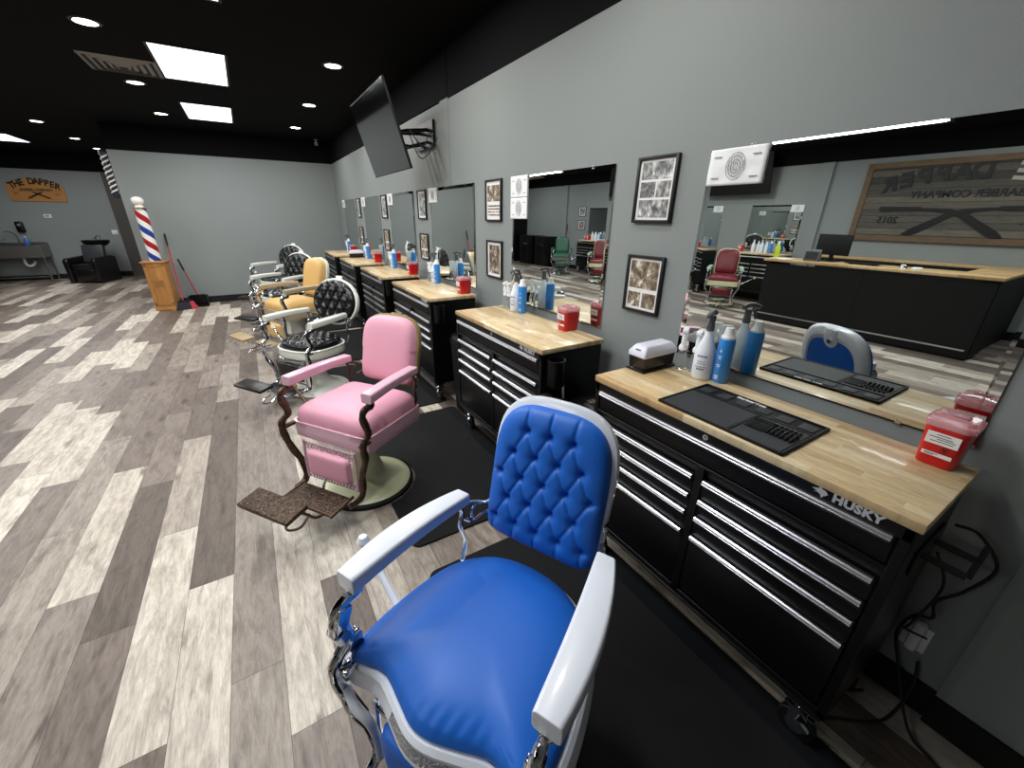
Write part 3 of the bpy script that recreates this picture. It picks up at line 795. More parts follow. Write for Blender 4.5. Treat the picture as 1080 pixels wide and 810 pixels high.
for y, n in ((1.488, 'nearest and second'), (3.16, 'second and third'), (4.79, 'third and fourth'), (6.35, 'fourth and fifth')): bin_(y, 'black waste bin in the gap between the %s cabinets' % n)

# cords and outlet at the right
t = thing('power_adapter', 'white plug adapter with black cords low on the wall at the right', 'adapter', (WX-.0, .075, .30))
b = nb(); box(b, (-.025, 0, .02), (.04, .035, .13), bev=.012); obj('adapter_body', b, m_white, t)
b = nb(); box(b, (-.003, 0, 0), (.006, .07, .115), bev=.003); obj('outlet_plate', b, m_label, t)
def cord(pts, r, label): 
    b = nb(); tube(b, spline(pts, 8), r, 8); return tag(obj('extension_cord', b, m_inkblack), label, 'cord', 'black power cords by the nearest cabinet')
cord([(1.70, .11, .86), (1.74, .06, .84), (1.77, .0, .74), (1.765, .03, .62), (1.72, .07, .56), (1.74, .06, .48), (1.812, .10, .40), (1.815, .12, .3), (1.805, .09, .2), (1.70, -.02, .03), (1.66, -.12, .006), (1.55, -.3, .006), (1.5, -.6, .006)], .005, 'black cord looping down from the nearest cabinet and out of frame')
cord([(1.815, .04, .22), (1.79, .02, .12), (1.71, .03, .012), (1.63, .06, .006), (1.55, .12, .006), (1.47, .19, .006), (1.50, .22, .006), (1.62, .19, .006), (1.74, .12, .006)], .005, 'black cord lying in a loop on the floor under the wall outlet')
cord([(1.60, .11, .80), (1.66, .07, .66), (1.62, .09, .50), (1.69, .10, .42), (1.78, .05, .36)], .004, 'thin black cord hanging straight down beside the nearest cabinet')

# floor mats
mats = [(-.03, 1.53, 'nearest black floor mat, under the blue chair'), (1.725, 3.285, 'black floor mat under the pink chair'), (3.44, 4.98, 'black floor mat under the chair with the white porcelain band'), (5.15, 6.7, 'black floor mat under the tan chair'),
        (6.82, 8.3, 'fifth black floor mat from the camera'), (8.42, 9.95, 'farthest black floor mat, by the far wall')]
chairXY = [(.40, .758, 206), (.395, 2.475, 215), (.35, 4.44, 213), (.33, 5.80, 203), (.30, 7.17, 218), (.33, 8.82, 217)]
def floor_mat(x0, x1, y0, y1, cx, cy, r, label, side=-1):
    b = nb(); P = []
    def arc(ox, oy, a0, a1, n=5, rr=.05): return [(ox+rr*math.cos(a0+(a1-a0)*k/n), oy+rr*math.sin(a0+(a1-a0)*k/n)) for k in range(n+1)]
    if side < 0:
        P += arc(x0+.05, y0+.05, PI, 1.5*PI)+arc(x1-.05, y0+.05, 1.5*PI, 2*PI)+arc(x1-.05, y1-.05, 0, .5*PI)+arc(x0+.05, y1-.05, .5*PI, PI)
        dx = x0-cx; a = math.acos(max(-1, min(1, dx/r)))
        P += [(cx+r*math.cos(q), cy+r*math.sin(q)) for q in [a-(2*a)*k/24 for k in range(25)]]
    else:
        P += arc(x0+.05, y1-.05, PI, .5*PI)+arc(x1-.05, y1-.05, .5*PI, 0)
        dx = cx-x1; a = math.acos(max(-1, min(1, dx/r))) if abs(dx) < r else 0
        if a: P += [(cx-r*math.cos(q), cy+r*math.sin(q)) for q in [math.acos(max(-1, min(1, (cx-x1)/r)))*(1-2*k/24) for k in range(25)]]
        P += arc(x1-.05, y0+.05, 0, -.5*PI)+arc(x0+.05, y0+.05, 1.5*PI, PI)
    prism(b, P, 'z', .0005, .014)
    return tag(obj('floor_mat', b, m_rubber, smooth=False, bevel=.003), label, 'floor mat', 'black anti-fatigue floor mats')
for (y0, y1, lab), (cx, cy, _) in zip(mats, chairXY): floor_mat(.46, 1.405, y0, y1, cx, cy, .315, lab)

# ================================================================== barber chairs
def leather(name, col, rough=.33): return M(name, col, rough, coat=0, spec=.5, bump=.06, bscale=260)
L_blue = leather('leather_blue', '1763c4', .47); L_pink = leather('leather_pink', 'dfa0b3', .5); L_black = leather('leather_black', '141416', .22)
L_tan = leather('leather_tan', 'cfa663', .5); L_maroon = leather('leather_maroon', '6b1a24', .28); L_green = leather('leather_green', '2c5a45', .3)
P_white = M('porcelain_silver_white', 'dfe3ec', .3, coat=.3, var=.03, vscale=6); P_pink = M('porcelain_pink', 'd6abbd', .28, coat=.4)
P_cream = M('porcelain_cream', 'd6d9b4', .25, coat=.4); P_ivory = M('porcelain_ivory', 'dfe0d6', .25, coat=.4); P_green = M('porcelain_mint', 'b9d6bd', .3, coat=.3)
P_arm_tan = M('arm_tan_grey', 'ab9a80', .4); P_bandpale = M('porcelain_maroon_cream', 'ddd8ac', .3, coat=.3)
m_orn = M('ornate_bronze', '4a3b30', .34, .7, bump=1.0, bscale=75, var=.85, vscale=75)
m_emb = M('embossed_silver', 'b9bcc2', .25, .9, bump=.9, bscale=130)
m_lattice = M('lattice_pink', 'caa3b0', .4)
def sweepbox(bm, pts, ws, hs, side=Vector((0, 1, 0))):
    """rounded rectangular section along pts (centre of the top face); width along side"""
    rings = []
    for p, w_, h in zip(pts, ws, hs):
        p = Vector(p); r = min(w_, h)*.2; c = []
        for (sy, sz, a0) in ((1, 0, 0), (-1, 0, PI/2), (-1, -1, PI), (1, -1, 1.5*PI)):
            cy = sy*(w_/2-r); cz = -r if sz == 0 else -h+r
            for k in range(4):
                a = a0+k*PI/6; c.append(p+side*(cy+r*math.cos(a))+Vector((0, 0, cz+r*math.sin(a))))
        rings.append([bm.verts.new(v) for v in c])
    n = len(rings[0])
    for a, b in zip(rings, rings[1:]):
        for k in range(n): bm.faces.new((a[k], a[(k+1) % n], b[(k+1) % n], b[k]))
    bm.faces.new(rings[0][::-1]); bm.faces.new(rings[-1])
def ringwall(bm, R, z0, z1, thick=.012, N=72, lip=.006, flare=0.0):
    def loop(sc_, z, add=0): return [bm.verts.new(((R(a)*sc_+add)*math.cos(a), (R(a)*sc_+add)*math.sin(a), z)) for a in [2*PI*k/N for k in range(N)]]
    L = [loop(1, z0, flare), loop(1, z0+lip, lip*.5+flare*.8), loop(1, (z0+z1)/2, flare*.35), loop(1, z1-lip*2, 0), loop(1, z1-lip, lip), loop(1, z1, 0), loop(1, z1, -thick), loop(1, z0, -thick)]
    for a, b in zip(L, L[1:]+L[:1]):
        for k in range(N): bm.faces.new((a[k], a[(k+1) % N], b[(k+1) % N], b[k]))
def make_chair(label, st, group=None):
    """local: +x forward, origin under the column on the floor"""
    t = thing('barber_chair', label, 'barber chair', group=group)
    rz_ = st.get('raise', 0); g = st
    Tm = Matrix.Translation((0, 0, rz_))
    hi = st.get('hi', 1); lea, por, met, arm = g['leather'], g['porcelain'], g['metal'], g.get('arm', g['porcelain'])
    # base
    b = nb(); lathe(b, [(0, .002), (.272, .002), (.283, .008), (.285, .022), (.276, .032), (.262, .034)], seg=48); rim = obj('base_rim', b, g.get('rim', m_chrome), t)
    b = nb(); lathe(b, [(.268, .031), (.262, .038), (.235, .046), (.17, .06), (.115, .10), (.088, .17), (.082, .28+rz_), (.095, .345+rz_), (.13, .385+rz_), (.13, .395+rz_), (0, .395+rz_)], seg=48); obj('base', b, g.get('basecol', por), t)
    # seat frame
    kind = g['kind']
    if kind == 'dome':
        out = [(.262, -.30), (.250, -.235), (.243, -.175), (.268, -.10), (.292, -.03), (.29, .03), (.268, .10), (.243, .175), (.250, .235), (.262, .30), (.15, .315), (0, .30), (-.14, .262), (-.24, .18), (-.285, .07), (-.285, -.07), (-.24, -.18), (-.14, -.262), (0, -.30), (.15, -.315)]
        # carry the outline to smaller radius so the cushion sits inside
        Rs = outline_fn([(x*.975, y*.972) for x, y in out]); Rf = outline_fn(out)
        z0, z1 = .405, .478
    elif kind == 'box':
        Rf = superR(.25, .285, 14); Rs = superR(.242, .275, 9); z0, z1 = .405, .498
    else:
        Rf = superR(.265, .285, 2.6); Rs = superR(.25, .262, 2.3); z0, z1 = .395, .478
    b = nb(); ringwall(b, Rf, z0, z1, flare={'dome': .022, 'round': .0, 'box': .0}[kind], lip={'dome': .011, 'round': .006, 'box': .002}[kind]); fr = obj('seat_frame', b, por, t, xf=Tm)
    b = nb(); N = 48
    vs = [b.verts.new((Rf(2*PI*k/N)*.93*math.cos(2*PI*k/N), Rf(2*PI*k/N)*.93*math.sin(2*PI*k/N), z0+.012)) for k in range(N)]
    ws = [b.verts.new((v.co.x*.4, v.co.y*.4, z0-.02)) for v in vs]
    for k in range(N): b.faces.new((vs[k], vs[(k+1) % N], ws[(k+1) % N], ws[k]))
    b.faces.new(ws); b.faces.new([b.verts.new((v.co.x, v.co.y, v.co.z+.012)) for v in vs])
    obj('underframe', b, m_blackmat, t, xf=Tm)
    if kind == 'dome':
        b = nb(); P_ = [(.272+.020*math.cos(y/.11*PI/2)*1.0, y) for y in [-.11+.022*k for k in range(11)]]
        Afr = [(Rf(math.atan2(y, x))) for x, y in P_]
        lo = []; up_ = []
        for x, y in P_:
            a = math.atan2(y, x); r = Rf(a)
            lo.append(b.verts.new(((r+.0205)*math.cos(a), (r+.0205)*math.sin(a), z0+.016))); up_.append(b.verts.new(((r+.0085)*math.cos(a), (r+.0085)*math.sin(a), z0+.040)))
        for k in range(len(lo)-1): b.faces.new((lo[k], lo[k+1], up_[k+1], up_[k]))
        obj('embossed_plate', b, m_emb, fr, xf=Tm)
    # seat cushion
    b = nb()
    if kind == 'dome':
        base_h = puff(.075, 3.0, 1.9)
        def hf(x, y, r):
            z = base_h(x, y, r)
            if x > .1 and r > .8:      # gathered wrinkles at the front hem
                z -= .0016*math.sin(y*190+x*40)*max(0, math.sin((r-.8)/.2*PI))*min(1, (x-.1)*8)
            return z
        cushion(b, Rs, hf, 56 if hi else 30, under=.01); zs = .487
    elif kind == 'box':
        bh = puff(.10, 7, 2.6)
        cushion(b, Rs, lambda x, y, r: bh(x, y, r)+.022*max(0, 1-(r*1.2)**2)+.004*noise.noise(Vector((x*14, y*14, 3)))*(1 if r > .5 else .4), 44, under=.008); zs = .50
    else:
        bt = [(.1*i, .1*j) for i in range(-2, 3) for j in range(-2, 3) if (i*i+j*j) <= 5]+[(.1*(i+.5), .1*(j+.5)) for i in range(-3, 3) for j in range(-3, 3) if ((i+.5)**2+(j+.5)**2) <= 5]
        cushion(b, Rs, tufts(.072, bt, .018, .5, None, p=4, q=2), 60 if hi else 36, under=.022); zs = .492
    obj('seat', b, lea, t, xf=Matrix.Translation((0, 0, rz_+zs)))
    # backrest
    upv = Vector((-.235, 0, 1)).normalized(); nrm = Vector((1, 0, .235)).normalized()
    bk = g['back']
    O = Vector((-.297, 0, .585+rz_))
    Hh, Wh = g.get('bh', .25), g.get('bw', .208)
    if bk == 'round': Rb = superR(Wh*1.0, Hh*.92, 2.05)
    elif bk == 'tuft':
        Rb_u = superR(Wh, Hh, 3.4); Rb_d = superR(Wh, Hh, 9)
        Rb = lambda a: Rb_u(a) if math.sin(a) > 0 else Rb_d(a)
    else:
        Rb_u = superR(Wh, Hh, 3.6); Rb_d = superR(Wh*.98, Hh, 9)
        Rb = lambda a: Rb_u(a) if math.sin(a) > 0 else Rb_d(a)
    C_ = O+upv*Hh
    MB = basis(C_, (0, -1, 0), upv, z=nrm); MB = basis(C_, (0, 1, 0), upv, z=nrm)
    b = nb(); N = 64
    def bl(sc_, add, z): return [b.verts.new(((Rb(a)*sc_+add+(.012*max(0, math.sin(a)) if z > -.03 and bk == 'tuft' else 0)+(-.012 if math.sin(a) < -.3 and bk == 'tuft' else 0))*math.cos(a), (Rb(a)*sc_+add+(.016*max(0, math.sin(a)) if bk == 'tuft' else 0)+(-.012 if math.sin(a) < -.3 and bk == 'tuft' else 0))*math.sin(a), z)) for a in [2*PI*k/N for k in range(N)]]
    add = .006
    L = [bl(1, add-.012, .004), bl(1, add, -.002), bl(1, add+.003, -.02), bl(1, add-.004, -.038), bl(1, add-.016, -.044), bl(.82, 0, -.046), bl(.80, 0, -.040)]
    for p_, q_ in zip(L, L[1:]):
        for k in range(N): b.faces.new((p_[k], p_[(k+1) % N], q_[(k+1) % N], q_[k]))
    b.faces.new(L[0]); b.faces.new(L[-1])
    bf = obj('backrest', b, g.get('shell', por), t, xf=MB)
    b = nb(); Rp = lambda a: Rb(a)*.79
    cushion(b, Rp, lambda x, y, r: .005*(1-r**6), 20, under=.004); MBB = MB @ Matrix.Translation((0, 0, -.0405)) @ Matrix.Rotation(PI, 4, 'Y')
    obj('back_panel', b, lea, bf, xf=MBB)
    b = nb(); lathe(b, [(0, -.004), (.042, -.004), (.045, .006), (0, .008)], c=(0, Hh*.80, .0), seg=24); box(b, (0, Hh*.92, .002), (.085, .07, .010), bev=.004)
    obj('headrest_socket', b, g.get('shell', por), bf, xf=MBB)
    b = nb(); lathe(b, [(0, .006), (.014, .006), (.014, .016), (0, .018)], c=(0, Hh*.78, 0), seg=14); obj('knob', b, m_chrome, bf, xf=MBB)
    b = nb()
    if bk == 'tuft':
        px_, pz = .083, .0835; bt = []
        for r_, n_ in enumerate((3, 4, 5, 4, 5)):
            for k in range(n_): bt.append(((k-(n_-1)/2)*px_*.98, .160-r_*pz))
        ln = diag_lines(bt, .13)
        ln += [((x, .160), (x*1.05, .26)) for x in (-px_, 0, px_)]
        ln += [((s*2*px_*.98, y_), (s*.25, y_+.004)) for s in (-1, 1) for y_ in (.160-2*pz, .160-4*pz)]
        ln += [((x*px_*.98, .160-4*pz), (x*px_, -.26)) for x in (-2, -1, 0, 1, 2)]
        cushion(b, lambda a: Rb(a)*.985, tufts(.05, bt, .0125, .68, ln, .0055, .13, p=8, q=2.3), 130, under=.0)
    elif bk == 'round':
        px_ = .112; bt = []
        for j in range(-3, 4):
            for i in range(-3, 4):
                x, y = (i+(.5 if j % 2 else 0))*px_, j*px_*.8
                if (x/Wh)**2+(y/Hh)**2 < .75: bt.append((x, y))
        cushion(b, lambda a: Rb(a)*.96, tufts(.066, bt, .021, .65, diag_lines(bt, .15), .009, .3, p=5, q=2), 84 if hi else 50, under=.0)
    else:
        bh2 = puff(g.get('bt', .06), 8, 2.6)
        cushion(b, lambda a: Rb(a)*.985, lambda x, y, r: bh2(x, y, r)+.01*max(0, 1-r*r), 36, under=.0)
    obj('back_cushion', b, lea, bf, xf=MB @ Matrix.Translation((0, 0, .003)))
    if bk == 'tuft':
        b = nb()
        for s in (-.022, .022): cyl(b, (s, Hh+.0165, -.016), (s, Hh+.0185, -.016), .005, seg=10)
        obj('screw', b, m_inkblack, bf, xf=MB)
    # arms, supports
    aw = g.get('aw', (.066, .056)); at = g.get('at', .76)
    for s in (-1, 1):
        b = nb(); pts, W_, H_ = [], [], []
        for k in range(13):
            u = k/12; x = .225-.45*u
            y = s*(.302-.045*u*u+.005*math.sin(u*PI)) if g.get('curved', 1) else s*(.292-.03*u)
            pts.append((x, y, at+rz_+.006*math.sin(u*PI)-.0*u)); W_.append(aw[0]+(aw[1]-aw[0])*u+(.022*math.sin(u*PI)**.8 if g.get('curved', 1) and 0 < k < 12 else 0)); H_.append(.056-.012*u)
        sweepbox(b, pts, W_, H_)
        obj('armrest', b, arm, t, bevel=.002)
        b = nb(); y = s*.298
        path = [(.190, y, at-.068), (.205, y, at-.078), (.25, y, at-.080), (.272, y, at-.115), (.252, y, at-.185), (.248, y, .535), (.288, y*1.01, .508), (.300, y*1.01, .468), (.292, y, .40), (.287, y*.90, .33), (.270, y*.78, .25), (.265, y*.74, .165), (.29, y*.72, .120), (.36, y*.68, .115)]
        n_ = 5; sp = spline(path, n_)
        tube(b, sp, [.013+.007*min(1, i/8)+.004*abs(math.sin(i*.45)) for i in range(len(sp))], 10, flat=.6, upv=(1, 0, 0))
        box(b, (.262, y*.93, .478), (.07, .03, .018), bev=.004); box(b, (.205, y, at-.066), (.035, .032, .028), bev=.004)
        obj('arm_support', b, met, t, xf=Tm)
        b = nb()
        sp = spline([(-.205, s*.262, at-.05), (-.225, s*.268, at-.10), (-.212, s*.268, at-.15), (-.228, s*.262, .53), (-.20, s*.255, .465)], 5)
        tube(b, sp, .0095, 8, flat=.8)
        sp = spline([(-.225, s*.262, at-.055), (-.27, s*.245, at-.07), (-.31, s*.225, at-.09), (-.345, s*.212, at-.085)], 4); tube(b, sp, .008, 8)
        sp = spline([(-.225, s*.265, at-.12), (-.26, s*.25, at-.15), (-.30, s*.228, at-.135), (-.335, s*.212, at-.13)], 4); tube(b, sp, .007, 8)
        tube(b, spline([(-.26, s*.25, at-.145), (-.262, s*.25, at-.10), (-.285, s*.24, at-.075)], 4), .005, 6)
        cyl(b, (-.34, s*.205, at-.14), (-.36, s*.205, at-.04), .012, seg=10)
        obj('back_bracket', b, met, t, xf=Tm)
    if kind == 'dome':
        for s in (-1, 1):
            b = nb(); box(b, (.262, s*.296, at-.125), (.045, .034, .085), rot=Matrix.Rotation(-.35, 3, 'Y'), bev=.006); cyl(b, (.27, s*.275, at-.17), (.27, s*.325, at-.17), .021, seg=18); box(b, (.235, s*.30, at-.23), (.05, .036, .05), bev=.008); cyl(b, (.262, s*.30, at-.21), (.285, s*.30, at-.235), .013, seg=14)
            obj('arm_hinge', b, met, t, xf=Tm)
    # leg panel
    if kind == 'dome':
        for s in (-1, 1):
            b = nb(); sp = spline([(.288, s*.285, .40), (.300, s*.235, .372), (.292, s*.195, .335), (.285, s*.185, .26), (.288, s*.178, .18)], 6); tube(b, sp, .013, 10, flat=.7); obj('panel_trim', b, por, t, xf=Tm)
    b = nb(); z0_, z1_ = .185, .355
    for s in (-1, 1): tube(b, [(.265, s*.19, .40), (.268, s*.195, .28), (.272, s*.19, .15)], .008, 6)
    if g.get('lattice'):
        for zc in (.372, .168):
            for k in range(16):
                y = -.18+.0235*k; tube(b, [(.267, y, zc-.018), (.267, y+.0117, zc+.018), (.267, y+.0235 if k < 15 else y+.01, zc-.018)], .0035, 5)
            box(b, (.267, 0, zc-.02), (.006, .37, .005)); box(b, (.267, 0, zc+.02), (.006, .37, .005))
    else:
        for zc in (.375, .165): box(b, (.267, 0, zc), (.010, .37, .014), bev=.003)
    obj('leg_frame', b, g.get('lattice') or met, t, xf=Tm)
    b = nb(); cushion(b, superR(.16, .086, 8), puff(.035, 8, 2.4), 22, under=.004)
    obj('leg_pad', b, lea, t, xf=Tm @ basis((.27, 0, .27), (0, 1, 0), (0, 0, 1), z=(1, 0, 0)))
    # footrest
    b = nb(); rm = Matrix.Rotation(.06, 3, 'Y')
    box(b, (.40, 0, .128), (.15, .36, .016), rot=rm, bev=.004); fo = obj('footrest', b, g.get('foot', m_black), t, xf=Tm)
    b = nb()
    for x in (.325, .472): tube(b, [(x, -.18, .132), (x, .18, .128)], .008, 6)
    for y in (-.185, .185): tube(b, [(.31, y, .14), (.48, y, .125)], .009, 6)
    tube(b, spline([(.49, -.04, .11), (.56, -.05, .08), (.60, 0, .075), (.56, .05, .08), (.49, .04, .11)], 5), .0075, 8)
    for s in (-1, 1): tube(b, spline([(.46, s*.13, .125), (.52, s*.13, .14), (.57, s*.13, .20), (.61, s*.12, .25)], 4), .008, 8)
    obj('footrest_frame', b, met, fo, xf=Tm)
    b = nb(); box(b, (.645, 0, .265), (.13, .35, .026), rot=Matrix.Rotation(.12, 3, 'Y'), bev=.006); obj('foot_pad', b, g.get('foot', m_black), t, xf=Tm)
    # lever
    b = nb(); s = g.get('lever', -1)
    tube(b, [(.05, s*.24, .40), (.055, s*.31, .43), (.0, s*.535, .57)], [.016, .014, .010], 10); lv = obj('lever', b, g.get('leverm', met), t, xf=Tm)
    b = nb(); lathe(b, [(0, -.024), (.014, -.02), (.024, 0), (.014, .02), (0, .024)], c=(0, s*.537, .572), seg=18); obj('knob', b, g.get('shell', por), lv, xf=Tm)
    return t
CS = 1.053
S_blue = dict(kind='dome', back='tuft', leather=L_blue, porcelain=P_white, metal=m_chrome, leverm=P_white)
S_pink = dict(kind='box', back='plain', leather=L_pink, porcelain=P_pink, metal=m_bronze, basecol=P_cream, rim=m_blackmat, foot=m_orn, lattice=m_lattice, curved=0, aw=(.068, .066), bw=.21, bh=.22, shell=m_amber, leverm=m_bronze)
S_pink['raise'] = .03
S_blk = dict(kind='round', back='round', leather=L_black, porcelain=P_ivory, metal=m_chrome, rim=P_ivory, bw=.295, bh=.245, aw=(.06, .055))
S_tan = dict(kind='box', back='plain', leather=L_tan, porcelain=P_arm_tan, metal=m_chrome, basecol=P_ivory, foot=M('foot_tan', 'a08a62', .4, bump=.5), curved=0, aw=(.065, .062), bt=.085, bw=.205, bh=.235, shell=P_ivory)
S_tan['raise'] = .10
def place(c, x, y, deg): c.location = (x, y, .0005); c.rotation_euler[2] = math.radians(deg); c.scale = (CS,)*3; return c
place(make_chair('blue tufted barber chair with silver-white arms, nearest the camera', S_blue), *chairXY[0])
place(make_chair('pink barber chair with ornate bronze footrest and cream round base', S_pink), *chairXY[1])
c = place(make_chair('black round-backed barber chair with white arms, just behind the pink one', S_blk, 'black round-backed barber chairs'), *chairXY[2])
place(make_chair('tan yellow barber chair with square backrest', S_tan), *chairXY[3])
S2 = dict(S_blk, hi=0); S2['raise'] = .065
c5 = place(make_chair('black round-backed barber chair just behind the tan chair', S2, 'black round-backed barber chairs'), *chairXY[4])
S3 = dict(S_blk, hi=0); S3['raise'] = .085
c6 = place(make_chair('black round-backed barber chair farthest away, before the far wall', S3, 'black round-backed barber chairs'), *chairXY[5])
S_mar = dict(kind='box', back='plain', leather=L_maroon, porcelain=P_bandpale, metal=m_chrome, arm=P_green, curved=0, bw=.21, bh=.25, shell=P_bandpale, bt=.045)
cm = place(make_chair('maroon barber chair with cream trim beside the reception desk', S_mar, 'maroon barber chairs across the room'), -4.80, 5.05, -30)
for y, lab in ((6.95, 'maroon barber chair at the very edge of the nearest mirror'), (8.80, 'maroon barber chair across the room seen in the second mirror')):
    q = dup(cm, (-4.80, y, .0005), math.radians(-42), lab)
S_grn = dict(S_mar, leather=L_green, porcelain=m_steel, arm=L_green, shell=L_green)
place(make_chair('dark green barber chair across the room seen in the second mirror', S_grn), -4.95, 10.75, -50)

# ================================================================== television
t = thing('television', 'large black wall-mounted television tilted down, high on the right wall', 'television')
P0 = [Vector((1.22, 5.355, 2.835)), Vector((1.22, 4.095, 2.835)), Vector((1.425, 4.095, 2.14)), Vector((1.425, 5.355, 2.14))]
ce = sum(P0, Vector())/4; ux = Vector((0, -1, 0)); uy = (P0[0]-P0[3]).normalized(); uz = ux.cross(uy); hh = (P0[0]-P0[3]).length
MT = basis(ce, ux, uy, z=uz)
b = nb(); box(b, (0, 0, -.012), (1.26, hh, .022), bev=.004); tb = obj('housing', b, m_blackmat, t, xf=MT)
b = nb(); box(b, (0, .0, .0002), (1.246, hh-.016, .002)); obj('screen', b, m_screen, t, smooth=False, xf=MT)
b = nb(); box(b, (0, -.05, -.04), (.9, hh*.62, .04), bev=.012); obj('back_cover', b, m_blackmat, t, xf=MT)
b = nb(); box(b, (WX-.016, 4.72, 2.52), (.024, .5, .24)); 
for s in (-.12, .12):
    tube(b, [(WX-.03, 4.72+s, 2.56), (1.60, 4.72+s*.8, 2.54), (1.42, 4.72+s*.6, 2.50)], .018, 6); tube(b, [(WX-.03, 4.72+s, 2.45), (1.62, 4.72+s*.7, 2.40), (1.45, 4.72+s*.6, 2.42)], .015, 6)
obj('wall_bracket', b, m_black, t)
b = nb(); tube(b, spline([(1.50, 4.30, 2.5), (1.60, 4.22, 2.35), (1.68, 4.25, 2.45), (1.78, 4.35, 2.52)], 6), .006, 6); tube(b, spline([(1.52, 4.33, 2.45), (1.56, 4.2, 2.25), (1.66, 4.2, 2.3), (1.79, 4.3, 2.45)], 6), .005, 6); obj('cable', b, m_inkblack, t)
t2 = thing('television', 'black television on the opposite wall, seen behind the paper in the nearest mirror', 'television')
MT2 = basis(Vector((OX+.30, 5.95, 2.62)), (0, 1, 0), Vector((.22, 0, 1)).normalized())
MT2 = basis(Vector((OX+.30, 5.95, 2.62)), (0, 1, 0), Vector((.22, 0, 1)).normalized(), z=Vector((1, 0, -.22)).normalized())
b = nb(); box(b, (0, 0, -.012), (1.62, .80, .03), bev=.004); obj('housing', b, m_blackmat, t2, xf=MT2)
b = nb(); box(b, (0, 0, .0042), (1.60, .78, .002)); obj('screen', b, m_blackmat, t2, smooth=False, xf=MT2)
b = nb(); box(b, (OX+.017, 5.95, 2.6), (.024, .5, .24)); tube(b, [(OX+.03, 5.85, 2.6), (OX+.27, 5.9, 2.6)], .02, 6); tube(b, [(OX+.03, 6.05, 2.6), (OX+.27, 6.0, 2.6)], .02, 6); obj('wall_bracket', b, m_black, t2)

# ================================================================== striped pole on its cabinet
px_, py_ = -1.575, 10.03
t = thing('pole_cabinet', 'oak pedestal cabinet standing by the grey partition end', 'pedestal', (px_, py_, 0), math.radians(-9))
b = nb(); box(b, (0, 0, .46), (.30, .28, .84)); box(b, (0, 0, .03), (.33, .31, .06), bev=.006); box(b, (0, 0, .075), (.315, .295, .03), bev=.006)
for s in (-1, 1): box(b, (s*.125, -.146, .48), (.05, .014, .76)); box(b, (s*.156, 0, .48), (.014, .29, .76))
for z in (.84, .13): box(b, (0, -.146, z), (.30, .014, .055))
obj('body', b, m_oak, t, bevel=.003)
b = nb(); box(b, (0, 0, .895), (.37, .35, .028), bev=.008); box(b, (0, 0, .873), (.34, .32, .02), bev=.004); obj('top', b, m_oak, t)
b = nb(); 
for z, w_, h in ((.60, .05, .016), (.545, .15, .026), (.50, .14, .03), (.455, .15, .026)):
    n = max(2, int(w_/.02))
    for k in range(n): box(b, (-w_/2+w_*(k+.5)/n, -.1415, z), (w_/n*.62, .004, h))
obj('lettering', b, M('carved_oak', '8a5c2c', .6), t, smooth=False)
t = thing('barber_pole', 'red, white and blue striped barber pole with a white globe', 'barber pole', (px_+.015, py_, .909))
mp = M('pole_stripes', 'ffffff', .3, coat=.4); g = NG(mp); P, X, Y, Z = g.pos()
ang = g.math('DIVIDE', g.math('ARCTAN2', Y, X), 2*PI)
ph = g.math('FRACT', g.math('ADD', g.math('MULTIPLY', Z, 2.15), ang))
g.l(g.ramp(ph, [(0, 'efefec'), (.24, 'a5161e'), (.5, 'efefec'), (.74, '1f3f8f')], 'CONSTANT'), g.p.inputs['Base Color'])
b = nb(); lathe(b, [(0, 0), (.088, 0), (.088, .90), (0, .90)], seg=40); obj('shaft', b, mp, t)
b = nb(); lathe(b, [(0, .90), (.125, .90), (.128, .906), (.125, .915), (0, .915)], seg=36); obj('plate', b, m_oak, t)
b = nb(); lathe(b, [(0, .915), (.062, .915), (.06, .93), (.045, .945), (.075, .975), (.09, 1.01), (.086, 1.045), (.062, 1.075), (.03, 1.088), (0, 1.09)], seg=32); obj('globe', b, m_glasswhite, t)
# broom and dustpan
t = thing('broom', 'red-handled broom leaning on the far wall beside the pole cabinet', 'broom')
b = nb(); a0, a1 = Vector((-1.315, 9.87, .17)), Vector((-1.37, 10.40, 1.36)); tube(b, [a0, a0.lerp(a1, .82)], .012, 10); h_ = obj('handle', b, M('broom_red', 'b32a35', .35), t)
b = nb(); tube(b, [a0.lerp(a1, .82), a1], .015, 10); obj('grip', b, m_blackmat, h_)
b = nb(); MBr = basis((-1.265, 9.84, 0), (.96, .25, 0), (-.25, .96, 0), z=(0, 0, 1)); prism(b, [(-.19, .004), (.17, .004), (.11, .15), (-.13, .17)], 'y', -.02, .02)
obj('bristles', b, M('bristle_grey', '2f3136', .8, bump=1, bscale=200), t, xf=MBr)
b = nb(); prism(b, [(.06, .002), (.17, .002), (.11, .15), (.05, .155)], 'y', -.024, -.018); obj('red_bristles', b, M('bristle_red', 'c2424c', .7), t, xf=MBr)
b = nb(); box(b, (-.01, 0, .165), (.24, .045, .04), bev=.01); obj('head', b, m_blackmat, t, xf=MBr)
t = thing('dustpan', 'black long-handled dustpan with red handle by the far wall', 'dustpan', (-1.10, 10.14, 0))
b = nb(); prism(b, [(-.16, .002), (.16, .002), (.17, .17), (.12, .21), (-.12, .21), (-.17, .17)], 'y', .08, .10)
prism(b, [(-.14, .002), (.08, .002), (.10, .2), (.05, .21), (-.0, .1)], 'x', -.165, -.15); prism(b, [(-.14, .002), (.08, .002), (.10, .2), (.05, .21), (-.0, .1)], 'x', .15, .165); box(b, (0, -.02, .006), (.32, .24, .008))
obj('pan', b, m_black, t)
b = nb(); tube(b, [(0, .09, .20), (-.12, .16, .68)], .011, 10); h_ = obj('handle', b, M('dustpan_red', 'a02a33', .35), t)
b = nb(); tube(b, [(-.12, .16, .68), (-.17, .185, .90)], .015, 10); obj('grip', b, m_blackmat, h_)
